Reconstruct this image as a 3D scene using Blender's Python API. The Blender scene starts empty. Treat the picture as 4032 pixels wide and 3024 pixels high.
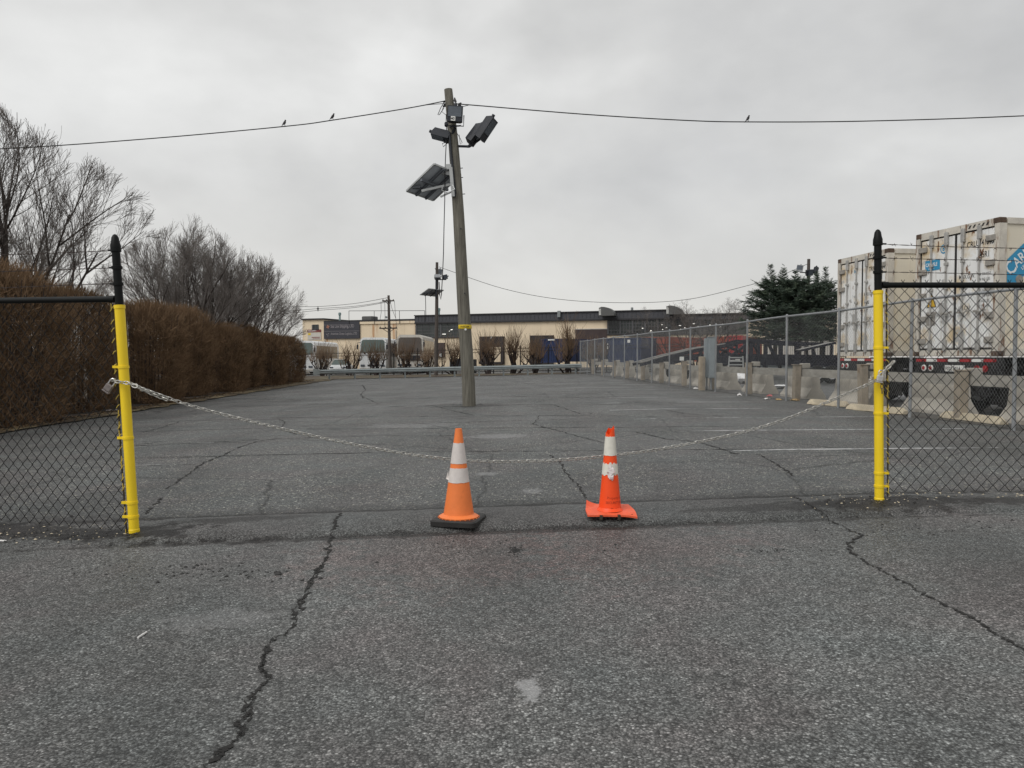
import bpy, math, random
from mathutils import Vector, Matrix
R = math.radians
S = bpy.context.scene
C = S.collection
V = Vector

# ------------------------------------------------------------------ camera, sky, sun, exposure
EYE, FPX, HOR = 1.25, 3028.0, 1408.0
PITCH = math.atan((1512 - HOR) / FPX)
cam = bpy.data.cameras.new('camera')
cam.lens = FPX / 4032 * 36
cam.clip_start = 0.05
cam.clip_end = 2000
camo = bpy.data.objects.new('camera', cam)
camo.location = (0, 0, EYE)
camo.rotation_euler = (R(90) - PITCH, 0, 0)
C.objects.link(camo)
S.camera = camo
S.view_settings.view_transform = 'Standard'
S.view_settings.look = 'None'
S.view_settings.exposure = 0.06
S.view_settings.gamma = 1.0

W = bpy.data.worlds.new('World')
S.world = W
W.use_nodes = True
nt = W.node_tree
nt.nodes.clear()
def N(nt, typ, **kw):
    n = nt.nodes.new(typ)
    for k, v in kw.items():
        if k.startswith('i_'):
            n.inputs[k[2:].replace('_', ' ')].default_value = v
        else:
            setattr(n, k, v)
    return n
def ramp(nt, fac, stops, interp='LINEAR'):
    n = nt.nodes.new('ShaderNodeValToRGB')
    n.color_ramp.interpolation = interp
    e = n.color_ramp.elements
    while len(e) < len(stops):
        e.new(0.5)
    for i, (p, c) in enumerate(stops):
        e[i].position = p
        e[i].color = (c, c, c, 1) if isinstance(c, (int, float)) else (*c, 1)
    nt.links.new(fac, n.inputs['Fac'])
    return n.outputs['Color']
def mixc(nt, fac, a, b, mode='MIX'):
    n = nt.nodes.new('ShaderNodeMix')
    n.data_type = 'RGBA'
    n.blend_type = mode
    for sock, val in ((n.inputs[0], fac), (n.inputs[6], a), (n.inputs[7], b)):
        if hasattr(val, 'is_linked'):
            nt.links.new(val, sock)
        elif isinstance(val, (int, float)) and sock.type == 'RGBA':
            sock.default_value = (val, val, val, 1)
        elif isinstance(val, (int, float)):
            sock.default_value = val
        else:
            sock.default_value = (*val[:3], 1)
    return n.outputs[2]

out = N(nt, 'ShaderNodeOutputWorld')
bg = N(nt, 'ShaderNodeBackground')
bg.inputs['Strength'].default_value = 1.0
nt.links.new(bg.outputs[0], out.inputs[0])
sky = N(nt, 'ShaderNodeTexSky', sky_type='NISHITA', sun_disc=False)
sky.sun_elevation = R(48)
sky.sun_rotation = R(228)
tc = N(nt, 'ShaderNodeTexCoord')
# overcast: stretch the direction so cloud bands flatten towards the horizon
sep = N(nt, 'ShaderNodeSeparateXYZ')
nt.links.new(tc.outputs['Generated'], sep.inputs[0])
mp = N(nt, 'ShaderNodeMapping')
mp.inputs['Scale'].default_value = (1.0, 1.0, 1.7)
mp.inputs['Location'].default_value = (0.37, 0.11, 0.23)
nt.links.new(tc.outputs['Generated'], mp.inputs[0])
n1 = N(nt, 'ShaderNodeTexNoise', i_Scale=2.1, i_Detail=4.0, i_Roughness=0.5)
n1.inputs['Distortion'].default_value = 0.35
nt.links.new(mp.outputs[0], n1.inputs['Vector'])
n2 = N(nt, 'ShaderNodeTexNoise', i_Scale=6.0, i_Detail=5.0, i_Roughness=0.55)
nt.links.new(mp.outputs[0], n2.inputs['Vector'])
cl = ramp(nt, n1.outputs['Fac'], [(0.33, (0.59, 0.59, 0.585)), (0.50, (0.68, 0.678, 0.665)), (0.66, (0.83, 0.83, 0.815))])
cl2 = ramp(nt, n2.outputs['Fac'], [(0.28, 0.91), (0.72, 1.07)])
cl = mixc(nt, 1.0, cl, cl2, 'MULTIPLY')
hz = ramp(nt, sep.outputs['Z'], [(0.0, 0.75), (0.22, 0.0)])
cl = mixc(nt, hz, cl, (0.70, 0.68, 0.64))
skm = mixc(nt, 1.0, sky.outputs[0], (0.1, 0.1, 0.1), 'MULTIPLY')
fin = mixc(nt, 0.94, skm, cl)
nt.links.new(fin, bg.inputs['Color'])

sl = bpy.data.lights.new('sun', 'SUN')
sl.energy = 1.5
sl.angle = R(35)
sl.color = (1.0, 0.985, 0.96)
so = bpy.data.objects.new('sun', sl)
so.rotation_euler = (R(42), 0, R(-48))
so.location = (0, 0, 40)
C.objects.link(so)

# ------------------------------------------------------------------ helpers
def P(u, v, Y):
    """real point at distance Y seen at photo position (u, v)"""
    x, y = (u - 2016) / FPX, -(v - 1512) / FPX
    cs, sn = math.cos(PITCH), math.sin(PITCH)
    d = V((x, cs + y * sn, -sn + y * cs))
    return V((0, 0, EYE)) + d * (Y / d.y)
def sst(a, b, x):
    t = max(0.0, min(1.0, (x - a) / (b - a)))
    return t * t * (3 - 2 * t)
def gz(x, y):
    z = 0.022 * (max(-45, min(x, 45)) - 3.5)
    if x > 3.5:
        z *= sst(28, 58, y)
    return z
def G(u, v, dz=0.0):
    """ground point seen at (u, v)"""
    z = 0.0
    for _ in range(12):
        Y = (EYE - z) * FPX / max(6, v - HOR)
        p = P(u, v, Y)
        z = gz(p.x, p.y)
    p.z = z + dz
    return p

class MB:
    def __init__(s):
        s.v, s.f = [], []
    def add(s, vs, fs):
        b = len(s.v)
        s.v.extend([tuple(p) for p in vs])
        s.f.extend([tuple(i + b for i in f) for f in fs])
        return s
    def box(s, c, d, m=None):
        c = V(c); h = V(d) / 2
        vs = [V((x, y, z)) for x in (-h.x, h.x) for y in (-h.y, h.y) for z in (-h.z, h.z)]
        vs = [c + (m @ p if m else p) for p in vs]
        return s.add(vs, [(0, 1, 3, 2), (4, 6, 7, 5), (0, 4, 5, 1), (2, 3, 7, 6), (0, 2, 6, 4), (1, 5, 7, 3)])
    def bbox(s, x0, x1, y0, y1, z0, z1):
        return s.box(((x0 + x1) / 2, (y0 + y1) / 2, (z0 + z1) / 2), (x1 - x0, y1 - y0, z1 - z0))
    def cbox(s, c, d, b=0.01, m=None):
        """box with chamfered edges"""
        c = V(c); h = V(d) / 2
        b = min(b, h.x * .9, h.y * .9, h.z * .9)
        vs, idx = [], {}
        for sx in (-1, 1):
            for sy in (-1, 1):
                for sz in (-1, 1):
                    for ax in range(3):
                        q = V((sx * h.x, sy * h.y, sz * h.z))
                        for k in range(3):
                            if k != ax:
                                q[k] -= (sx, sy, sz)[k] * b
                        idx[(sx, sy, sz, ax)] = len(vs)
                        vs.append(c + (m @ q if m else q))
        fs = []
        for ax in range(3):
            o = [k for k in range(3) if k != ax]
            for sg in (-1, 1):
                f = []
                for a, bb in ((-1, -1), (1, -1), (1, 1), (-1, 1)):
                    t = [0, 0, 0]; t[ax] = sg; t[o[0]] = a; t[o[1]] = bb
                    f.append(idx[(*t, ax)])
                fs.append(f)
        for ax in range(3):
            o = [k for k in range(3) if k != ax]
            for a in (-1, 1):
                for bb in (-1, 1):
                    f = []
                    for sg, q in ((-1, o[0]), (1, o[0]), (1, o[1]), (-1, o[1])):
                        t = [0, 0, 0]; t[ax] = sg; t[o[0]] = a; t[o[1]] = bb
                        f.append(idx[(*t, q)])
                    fs.append(f)
        for sx in (-1, 1):
            for sy in (-1, 1):
                for sz in (-1, 1):
                    fs.append([idx[(sx, sy, sz, k)] for k in range(3)])
        return s.add(vs, fs)
    def tube(s, pts, r, n=6, cap=True, r1=None):
        pts = [V(p) for p in pts]
        m = len(pts)
        rad = r if isinstance(r, (list, tuple)) else [r + ((r1 if r1 is not None else r) - r) * i / max(1, m - 1) for i in range(m)]
        vs, a = [], None
        for i, p in enumerate(pts):
            d = (pts[min(i + 1, m - 1)] - pts[max(i - 1, 0)])
            if d.length < 1e-9:
                d = V((0, 0, 1))
            d.normalize()
            if a is None:
                a = d.orthogonal().normalized()
            else:
                a = a - d * a.dot(d)
                a = a.normalized() if a.length > 1e-6 else d.orthogonal().normalized()
            b = d.cross(a)
            for k in range(n):
                t = 2 * math.pi * k / n
                vs.append(p + (a * math.cos(t) + b * math.sin(t)) * rad[i])
        fs = [(i * n + k, i * n + (k + 1) % n, (i + 1) * n + (k + 1) % n, (i + 1) * n + k) for i in range(m - 1) for k in range(n)]
        if cap:
            fs.append(tuple(range(n - 1, -1, -1)))
            fs.append(tuple((m - 1) * n + k for k in range(n)))
        return s.add(vs, fs)
    def lathe(s, prof, n=24, m=None, cap=True):
        vs = []
        for r, z in prof:
            for k in range(n):
                t = 2 * math.pi * k / n
                q = V((r * math.cos(t), r * math.sin(t), z))
                vs.append(m @ q if m else q)
        L = len(prof)
        fs = [(i * n + k, i * n + (k + 1) % n, (i + 1) * n + (k + 1) % n, (i + 1) * n + k) for i in range(L - 1) for k in range(n)]
        if cap:
            fs.append(tuple(range(n - 1, -1, -1)))
            fs.append(tuple((L - 1) * n + k for k in range(n)))
        return s.add(vs, fs)
    def prism(s, poly, a, b, m=None):
        """poly in local (x, z), pushed along y from a to b"""
        n = len(poly)
        vs = [V((x, a, z)) for x, z in poly] + [V((x, b, z)) for x, z in poly]
        if m:
            vs = [m @ q for q in vs]
        fs = [(i, (i + 1) % n, n + (i + 1) % n, n + i) for i in range(n)] + [tuple(range(n - 1, -1, -1)), tuple(range(n, 2 * n))]
        return s.add(vs, fs)
    def beam(s, p, q, w, h):
        p, q = V(p), V(q)
        d = (q - p)
        L = d.length
        d.normalize()
        side = d.cross(V((0, 0, 1)))
        if side.length < 1e-4:
            side = V((1, 0, 0))
        side.normalize()
        up = side.cross(d)
        m = Matrix((side, d, up)).transposed()
        return s.box((p + q) / 2, (w, L, h), m)
    def build(s, name, mat, parent=None, smooth=False, loc=None):
        me = bpy.data.meshes.new(name)
        me.from_pydata(s.v, [], s.f)
        me.update()
        if smooth is True:
            me.shade_smooth()
        elif smooth:
            me.shade_smooth()
            me.set_sharp_from_angle(angle=R(smooth))
        me.materials.append(mat)
        o = bpy.data.objects.new(name, me)
        if loc is not None:
            o.location = loc
        C.objects.link(o)
        if parent:
            o.parent = parent
        return o

def tag(o, label=None, cat=None, group=None, kind=None):
    if label: o['label'] = label
    if cat: o['category'] = cat
    if group: o['group'] = group
    if kind: o['kind'] = kind
    return o
def thing(name, label, cat, loc=(0, 0, 0), rotz=0.0, group=None):
    o = bpy.data.objects.new(name, None)
    o.empty_display_size = 0.2
    C.objects.link(o)
    o.location = loc
    o.rotation_euler = (0, 0, rotz)
    return tag(o, label, cat, group)
def dup(root, loc, rotz=0.0, label=None, scale=None):
    r = root.copy()
    C.objects.link(r)
    r.location = loc
    r.rotation_euler = (0, 0, rotz)
    if label: r['label'] = label
    if scale: r.scale = scale
    for ch in list(root.children):
        c = ch.copy(); C.objects.link(c); c.parent = r
        for g in list(ch.children):
            d = g.copy(); C.objects.link(d); d.parent = c
    return r
def textmesh(name, s, size, mat, parent=None, m=None, fn=None, align='LEFT', bold=0.0, xs=1.0):
    cu = bpy.data.curves.new(name, 'FONT')
    cu.body = s
    cu.size = size
    cu.align_x = align
    cu.offset = bold
    cu.resolution_u = 2
    to = bpy.data.objects.new(name, cu)
    C.objects.link(to)
    bpy.context.view_layer.update()
    me = bpy.data.meshes.new_from_object(to.evaluated_get(bpy.context.evaluated_depsgraph_get()))
    bpy.data.objects.remove(to)
    for vv in me.vertices:
        q = V((vv.co.x * xs, vv.co.y, vv.co.z))
        if fn: q = fn(q)
        elif m: q = m @ q
        vv.co = q
    me.name = name
    me.materials.clear()
    me.materials.append(mat)
    o = bpy.data.objects.new(name, me)
    C.objects.link(o)
    if parent: o.parent = parent
    return o

# ------------------------------------------------------------------ materials
def M(name, col, rough=0.7, metal=0.0, var=0.18, scale=3.0, bump=0.0, bscale=40.0, spots=None, stretch=None, spec=0.4):
    """spots: list of (colour, noise scale, threshold, softness, stretch)"""
    m = bpy.data.materials.new(name)
    m.use_nodes = True
    t = m.node_tree
    b = t.nodes['Principled BSDF']
    b.inputs['Roughness'].default_value = rough
    b.inputs['Metallic'].default_value = metal
    b.inputs['Specular IOR Level'].default_value = spec
    tcn = N(t, 'ShaderNodeTexCoord')
    def coords(st):
        if not st: return tcn.outputs['Object']
        mpn = N(t, 'ShaderNodeMapping')
        mpn.inputs['Scale'].default_value = st
        t.links.new(tcn.outputs['Object'], mpn.inputs[0])
        return mpn.outputs[0]
    nz = N(t, 'ShaderNodeTexNoise', i_Scale=scale, i_Detail=6.0, i_Roughness=0.62)
    t.links.new(coords(stretch), nz.inputs['Vector'])
    f = ramp(t, nz.outputs['Fac'], [(0.28, 1 - var), (0.72, 1 + var * 0.7)])
    c = mixc(t, 1.0, col, f, 'MULTIPLY')
    for i, (sc, ss, th, sf, st) in enumerate(spots or []):
        sn = N(t, 'ShaderNodeTexNoise', i_Scale=ss, i_Detail=5.0, i_Roughness=0.6)
        mpn = N(t, 'ShaderNodeMapping')
        mpn.inputs['Scale'].default_value = st or (1, 1, 1)
        mpn.inputs['Location'].default_value = (3.1 * i + 1.7, 5.3 * i, 2.9 * i)
        t.links.new(tcn.outputs['Object'], mpn.inputs[0])
        t.links.new(mpn.outputs[0], sn.inputs['Vector'])
        fm = ramp(t, sn.outputs['Fac'], [(th, 0.0), (th + sf, 1.0)])
        c = mixc(t, fm, c, sc)
    t.links.new(c, b.inputs['Base Color'])
    if bump:
        bn = N(t, 'ShaderNodeTexNoise', i_Scale=bscale, i_Detail=4.0)
        t.links.new(coords(stretch), bn.inputs['Vector'])
        bp = N(t, 'ShaderNodeBump', i_Strength=bump, i_Distance=0.02)
        t.links.new(bn.outputs['Fac'], bp.inputs['Height'])
        t.links.new(bp.outputs[0], b.inputs['Normal'])
    return m
def emit(name, col, s):
    m = bpy.data.materials.new(name)
    m.use_nodes = True
    b = m.node_tree.nodes['Principled BSDF']
    b.inputs['Base Color'].default_value = (*col, 1)
    b.inputs['Emission Color'].default_value = (*col, 1)
    b.inputs['Emission Strength'].default_value = s
    return m

def asphalt(name, base, speck, vs, thr, seam=0.0, stains_shade=(), paint=None, tint=0.10, rough=0.62):
    m = bpy.data.materials.new(name)
    m.use_nodes = True
    t = m.node_tree
    b = t.nodes['Principled BSDF']
    tcn = N(t, 'ShaderNodeTexCoord')
    co = tcn.outputs['Object']
    # packed stones: one random value per cell, two grain sizes
    dn = N(t, 'ShaderNodeTexNoise', i_Scale=1.7, i_Detail=4.0, i_Roughness=0.6)
    t.links.new(co, dn.inputs['Vector'])
    wn0 = N(t, 'ShaderNodeTexNoise', i_Scale=60.0, i_Detail=2.0)
    t.links.new(co, wn0.inputs['Vector'])
    wco = mixc(t, 0.016, co, wn0.outputs['Color'], 'ADD')
    vo = N(t, 'ShaderNodeTexVoronoi', i_Scale=vs * 1.25, feature='F1')
    t.links.new(wco, vo.inputs['Vector'])
    sp = N(t, 'ShaderNodeSeparateColor')
    t.links.new(vo.outputs['Color'], sp.inputs[0])
    stone = ramp(t, sp.outputs[0], [(0.0, base * 0.42), (0.45, base * 0.9), (0.8, base * 1.42), (thr + 0.02, base * 1.9), (thr + 0.05, speck * 0.40), (1.0, speck * 0.55)])
    gap = ramp(t, vo.outputs['Distance'], [(0.2, 1.0), (0.75, 0.30)])
    c = mixc(t, 1.0, stone, gap, 'MULTIPLY')
    vo2 = N(t, 'ShaderNodeTexVoronoi', i_Scale=vs * 0.62, feature='F1')
    t.links.new(wco, vo2.inputs['Vector'])
    sp2 = N(t, 'ShaderNodeSeparateColor')
    t.links.new(vo2.outputs['Color'], sp2.inputs[0])
    pick = N(t, 'ShaderNodeMath', operation='MULTIPLY_ADD')
    t.links.new(dn.outputs['Fac'], pick.inputs[0]); pick.inputs[1].default_value = 0.22
    t.links.new(sp2.outputs[0], pick.inputs[2])
    pm_ = ramp(t, pick.outputs[0], [(thr + 0.085, 0.0), (thr + 0.105, 1.0)])
    dm = ramp(t, vo2.outputs['Distance'], [(0.34, 1.0), (0.42, 0.0)])
    chip = mixc(t, 1.0, pm_, dm, 'MULTIPLY')
    c = mixc(t, chip, c, ramp(t, sp2.outputs[1], [(0.0, (speck * .85, speck * .78, speck * .62)), (0.5, (speck * 1.1, speck * 1.07, speck * .95)), (1.0, (speck * 1.5, speck * 1.47, speck * 1.3))]))
    # warm / cool variation
    nb = N(t, 'ShaderNodeTexNoise', i_Scale=0.9, i_Detail=5.0, i_Roughness=0.6)
    t.links.new(co, nb.inputs['Vector'])
    c = mixc(t, 1.0, c, ramp(t, nb.outputs['Fac'], [(0.34, (1 + tint * .7, 0.97, 0.95)), (0.5, (0.99, 1.0, .97)), (0.66, (0.96, 1.02, 1.0))]), 'MULTIPLY')
    nl = N(t, 'ShaderNodeTexNoise', i_Scale=0.33, i_Detail=7.0, i_Roughness=0.65)
    t.links.new(co, nl.inputs['Vector'])
    c = mixc(t, 1.0, c, ramp(t, nl.outputs['Fac'], [(0.3, 0.74), (0.7, 1.22)]), 'MULTIPLY')
    nw = N(t, 'ShaderNodeTexNoise', i_Scale=0.75, i_Detail=3.0, i_Roughness=0.5)
    mw = N(t, 'ShaderNodeMapping')
    mw.inputs['Location'].default_value = (7.3, 2.1, 0)
    mw.inputs['Scale'].default_value = (1.0, 0.35, 1.0)
    t.links.new(co, mw.inputs[0])
    t.links.new(mw.outputs[0], nw.inputs['Vector'])
    c = mixc(t, 1.0, c, ramp(t, nw.outputs['Fac'], [(0.34, 0.80), (0.5, 1.0), (0.68, 1.17)]), 'MULTIPLY')
    nf = N(t, 'ShaderNodeTexNoise', i_Scale=14.0, i_Detail=6.0, i_Roughness=0.7)
    t.links.new(co, nf.inputs['Vector'])
    c = mixc(t, 1.0, c, ramp(t, nf.outputs['Fac'], [(0.3, 0.66), (0.7, 1.32)]), 'MULTIPLY')
    if seam:
        mpn = N(t, 'ShaderNodeMapping')
        mpn.inputs['Scale'].default_value = (0.07, 1.0, 1.0)
        mpn.inputs['Rotation'].default_value = (0, 0, R(-4.3))
        t.links.new(co, mpn.inputs[0])
        ns = N(t, 'ShaderNodeTexNoise', i_Scale=1.6, i_Detail=7.0, i_Roughness=0.72)
        t.links.new(mpn.outputs[0], ns.inputs['Vector'])
        c = mixc(t, seam, c, ramp(t, ns.outputs['Fac'], [(0.30, 0.45), (0.42, 0.95), (0.6, 1.0), (0.72, 1.3)]), 'MULTIPLY')
        # thin wandering hairline cracks
        vn = N(t, 'ShaderNodeTexVoronoi', i_Scale=0.28, feature='DISTANCE_TO_EDGE')
        wn = N(t, 'ShaderNodeTexNoise', i_Scale=1.1, i_Detail=6.0, i_Roughness=0.7)
        t.links.new(co, wn.inputs['Vector'])
        ad = mixc(t, 0.28, co, wn.outputs['Color'], 'ADD')
        t.links.new(ad, vn.inputs['Vector'])
        c = mixc(t, 1.0, c, ramp(t, vn.outputs['Distance'], [(0.0, 0.3), (0.002, 0.5), (0.005, 1.0)]), 'MULTIPLY')
    for st_ in stains_shade:
        (x, y, rx, ry, col, amt, mode), rot = st_[:7], (st_[7] if len(st_) > 7 else 0)
        mpn = N(t, 'ShaderNodeMapping')
        mpn.vector_type = 'TEXTURE'
        mpn.inputs['Location'].default_value = (x, y, 0)
        mpn.inputs['Scale'].default_value = (rx, ry, 50)
        mpn.inputs['Rotation'].default_value = (0, 0, R(rot))
        t.links.new(co, mpn.inputs[0])
        wn = N(t, 'ShaderNodeTexNoise', i_Scale=7.0 if rx > .2 else 16.0, i_Detail=7.0, i_Roughness=0.75)
        t.links.new(co, wn.inputs['Vector'])
        ln = N(t, 'ShaderNodeVectorMath', operation='LENGTH')
        t.links.new(mpn.outputs[0], ln.inputs[0])
        ma = N(t, 'ShaderNodeMath', operation='MULTIPLY_ADD')
        t.links.new(wn.outputs['Fac'], ma.inputs[0]); ma.inputs[1].default_value = -4.5
        ad0 = N(t, 'ShaderNodeMath', operation='ADD')
        t.links.new(ln.outputs['Value'], ad0.inputs[0]); ad0.inputs[1].default_value = 1.3
        t.links.new(ad0.outputs[0], ma.inputs[2])
        fm = ramp(t, ma.outputs[0], [(0.0, amt), (0.1, amt * .5), (0.4, 0.0)])
        c = mixc(t, fm, c, col, mode)
    if paint:
        pn = N(t, 'ShaderNodeTexNoise', i_Scale=7.0, i_Detail=8.0, i_Roughness=0.75)
        t.links.new(co, pn.inputs['Vector'])
        pl = N(t, 'ShaderNodeTexNoise', i_Scale=0.6, i_Detail=3.0)
        t.links.new(co, pl.inputs['Vector'])
        pm = mixc(t, 0.5, pn.outputs['Fac'], pl.outputs['Fac'])
        c = mixc(t, ramp(t, pm, [(paint[1], 0.0), (paint[1] + 0.1, 0.85)]), c, (paint[0],) * 3)
    t.links.new(c, b.inputs['Base Color'])
    rr = ramp(t, nl.outputs['Fac'], [(0.35, rough - 0.14), (0.65, rough + 0.14)])
    t.links.new(rr, b.inputs['Roughness'])
    b.inputs['Specular IOR Level'].default_value = 0.35
    bp = N(t, 'ShaderNodeBump', i_Strength=0.55, i_Distance=0.006)
    inv = N(t, 'ShaderNodeMath', operation='SUBTRACT')
    inv.inputs[0].default_value = 1.0
    t.links.new(vo.outputs['Distance'], inv.inputs[1])
    t.links.new(inv.outputs[0], bp.inputs['Height'])
    t.links.new(bp.outputs[0], b.inputs['Normal'])
    return m

RED = (1.08, 0.80, 0.77)
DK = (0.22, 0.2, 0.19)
DIRT_AND_EDGE = [(-4.3, 6.33, 1.9, 0.20, DK, 0.95, 'MULTIPLY', -16), (-2.95, 5.95, 0.42, 0.20, DK, 0.9, 'MULTIPLY'), (3.15, 6.42, 0.75, 0.22, DK, 0.9, 'MULTIPLY', 5),
        (5.4, 6.55, 2.4, 0.16, DK, 0.85, 'MULTIPLY'), (-2.3, 6.25, 0.5, 0.13, DK, 0.85, 'MULTIPLY', 10), (2.3, 6.3, 0.7, 0.10, DK, 0.7, 'MULTIPLY', 5), (-0.2, 5.80, 3.4, 0.05, DK, 0.75, 'MULTIPLY', 4)]  # last entry: thin darker line along the ridge's near edge
m_road = asphalt('road_asphalt', 0.162, 0.85, 82, 0.915, rough=0.60, tint=0.07, stains_shade=[
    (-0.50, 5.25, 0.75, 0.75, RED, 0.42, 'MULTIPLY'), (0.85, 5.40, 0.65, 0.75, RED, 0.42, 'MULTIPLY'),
    (0.07, 3.02, 0.04, 0.10, (0.40, 0.40, 0.40), 0.55, 'MIX'), (-1.52, 3.95, 0.26, 0.12, (0.24, 0.24, 0.24), 0.22, 'MIX')] + DIRT_AND_EDGE)
m_lot = asphalt('lot_asphalt', 0.156, 0.34, 62, 0.88, seam=0.9, tint=0.03, rough=0.62, stains_shade=[
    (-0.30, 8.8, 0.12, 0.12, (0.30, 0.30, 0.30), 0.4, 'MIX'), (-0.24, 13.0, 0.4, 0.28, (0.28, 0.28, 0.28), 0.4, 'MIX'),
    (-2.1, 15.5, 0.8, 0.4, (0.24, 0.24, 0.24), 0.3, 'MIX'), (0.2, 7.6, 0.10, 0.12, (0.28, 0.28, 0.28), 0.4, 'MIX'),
    (-1.2, 21.4, 0.9, 0.35, DK, 0.8, 'MULTIPLY'), (0.3, 6.83, 4.6, 0.075, DK, 0.9, 'MULTIPLY', 4), (0.3, 6.9, 4.8, 0.22, (.5, .5, .5), 0.7, 'MULTIPLY', 4)] + DIRT_AND_EDGE)  # both long bands: shade behind the ridge's far lip, put into the colour
m_berm = asphalt('berm_asphalt', 0.132, 0.40, 80, 0.94, tint=0.03, rough=0.6, stains_shade=DIRT_AND_EDGE)
m_yard = asphalt('yard_asphalt', 0.13, 0.22, 30, 0.9, seam=0.6, rough=0.5)
m_line = asphalt('worn_white_line', 0.152, 0.30, 62, 0.88, paint=(0.54, 0.45), tint=0.03)
m_line2 = asphalt('faded_white_line', 0.152, 0.30, 62, 0.88, paint=(0.40, 0.52), tint=0.03)
m_crack = M('crack_dark', (0.018, 0.017, 0.016), 0.9, var=0.4, scale=30)
m_dirt = M('dirt', (0.035, 0.03, 0.026), 0.9, var=0.5, scale=12, bump=0.6, bscale=60, spots=[((0.2, 0.18, 0.16), 60, 0.66, 0.05, None)])
m_ground = M('bare_ground', (0.085, 0.07, 0.05), 0.95, var=0.4, scale=1.5, bump=0.5, bscale=8)
m_verge = M('verge_soil', (0.075, 0.055, 0.04), 0.95, var=0.45, scale=2.2, bump=0.8, bscale=10, spots=[((0.13, 0.12, 0.06), 1.1, 0.5, 0.15, None)])
m_straw = M('straw_grass', (0.24, 0.19, 0.10), 0.9, var=0.4, scale=5, bump=0.8, bscale=30, spots=[((0.075, 0.052, 0.03), 0.9, 0.44, 0.10, None), ((0.05, 0.036, 0.022), 5, 0.5, 0.1, None)])
m_mulch = M('mulch', (0.035, 0.024, 0.017), 0.95, var=0.5, scale=9, bump=0.9, bscale=30)

m_yellow = M('yellow_plastic', (0.93, 0.66, 0.02), 0.42, var=0.05, scale=3, spots=[((0.62, 0.42, 0.03), 6, 0.62, 0.12, (1, 1, .4)), ((0.25, 0.18, 0.03), 22, 0.74, 0.04, (1, 1, .6))])
m_black = M('black_vinyl', (0.006, 0.007, 0.007), 0.5, var=0.3, scale=9, spec=.18)
m_wire = M('black_wire', (0.010, 0.009, 0.008), 0.6, var=0.35, scale=8, spec=.2)
m_barb = M('rusty_barbed_wire', (0.05, 0.035, 0.03), 0.7, var=0.4, scale=20)
m_galv = M('galvanised_steel', (0.30, 0.31, 0.32), 0.5, 0.35, var=0.25, scale=5)
m_galvmesh = M('galvanised_mesh', (0.30, 0.31, 0.31), 0.55, 0.3, var=0.25, scale=3)
m_rail = M('guardrail_steel', (0.30, 0.33, 0.335), 0.5, 0.25, var=0.2, scale=2)
m_chain = M('chain_steel', (0.44, 0.43, 0.40), 0.42, 0.6, var=0.35, scale=60)
m_brass = M('lock_steel', (0.62, 0.61, 0.60), 0.3, 0.7, var=0.2, scale=40)
m_bronze = M('old_brass', (0.20, 0.15, 0.08), 0.45, 0.6, var=0.3, scale=40)
m_bag = M('clear_plastic', (0.22, 0.19, 0.18), 0.3, var=0.4, scale=40)
m_tagw = M('tie_wire_yellow', (0.55, 0.42, 0.08), 0.6, var=0.3, scale=20)
m_tbar = M('tension_bar', (0.05, 0.04, 0.028), 0.7, var=0.5, scale=12)

m_orange = M('faded_orange_pvc', (0.86, 0.22, 0.055), 0.5, var=0.10, scale=9, spots=[((0.50, 0.13, 0.04), 7, 0.66, 0.12, (1, 1, .4))])
m_redor = M('fluorescent_red_orange_pvc', (0.95, 0.085, 0.012), 0.45, var=0.08, scale=9, spots=[((0.45, 0.05, 0.02), 8, 0.68, 0.1, (1, 1, .5))])
m_redplate = M('scuffed_red_orange_pvc', (0.85, 0.13, 0.05), 0.55, var=0.15, scale=12, spots=[((0.55, 0.12, 0.07), 14, 0.62, 0.12, None)])
m_band = M('dirty_reflective_white', (0.66, 0.61, 0.58), 0.45, var=0.12, scale=18, spots=[((0.42, 0.25, 0.2), 26, 0.68, 0.08, None), ((0.3, 0.28, 0.26), 60, 0.70, 0.05, None)])
m_band2 = M('clean_reflective_white', (0.72, 0.70, 0.62), 0.45, var=0.12, scale=14, spots=[((0.5, 0.36, 0.22), 16, 0.68, 0.08, None)])
m_torn = M('torn_white_film', (0.80, 0.74, 0.73), 0.5, var=0.1, scale=20, spots=[((0.75, 0.4, 0.38), 12, 0.55, 0.1, None)])
m_rubber = M('black_rubber', (0.022, 0.021, 0.020), 0.6, var=0.35, scale=14, spots=[((0.10, 0.09, 0.08), 30, 0.68, 0.1, None)])
m_inkred = M('dark_red_ink', (0.50, 0.05, 0.01), 0.6, var=0.1)

m_pole = M('weathered_pole_wood', (0.165, 0.155, 0.128), 0.85, var=0.45, scale=5, bump=0.7, bscale=12, stretch=(5, 5, 0.35), spots=[((0.06, 0.05, 0.04), 7, 0.62, 0.08, (4, 4, 0.25))])
m_pole2 = M('dark_pole_wood', (0.085, 0.072, 0.064), 0.85, var=0.4, scale=4, stretch=(5, 5, 0.35))
m_timber = M('weathered_timber', (0.34, 0.29, 0.225), 0.85, var=0.35, scale=3, bump=0.5, bscale=20, spots=[((0.20, 0.12, 0.06), 2.5, 0.6, 0.12, (1, 1, .6))])
m_timber2 = M('grey_timber', (0.36, 0.34, 0.30), 0.85, var=0.3, scale=3, stretch=(1, 1, 3), bump=0.4, bscale=20)
m_fixture = M('lamp_housing', (0.022, 0.025, 0.033), 0.55, var=0.25, scale=5)
m_lens = M('lamp_glass', (0.10, 0.115, 0.135), 0.12, var=0.3, scale=2)
m_fixg = M('lamp_housing_grey', (0.28, 0.29, 0.30), 0.5, var=0.2, scale=5)
m_panelback = M('solar_panel_underside', (0.56, 0.60, 0.66), 0.7, var=0.15, scale=2)
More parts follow.
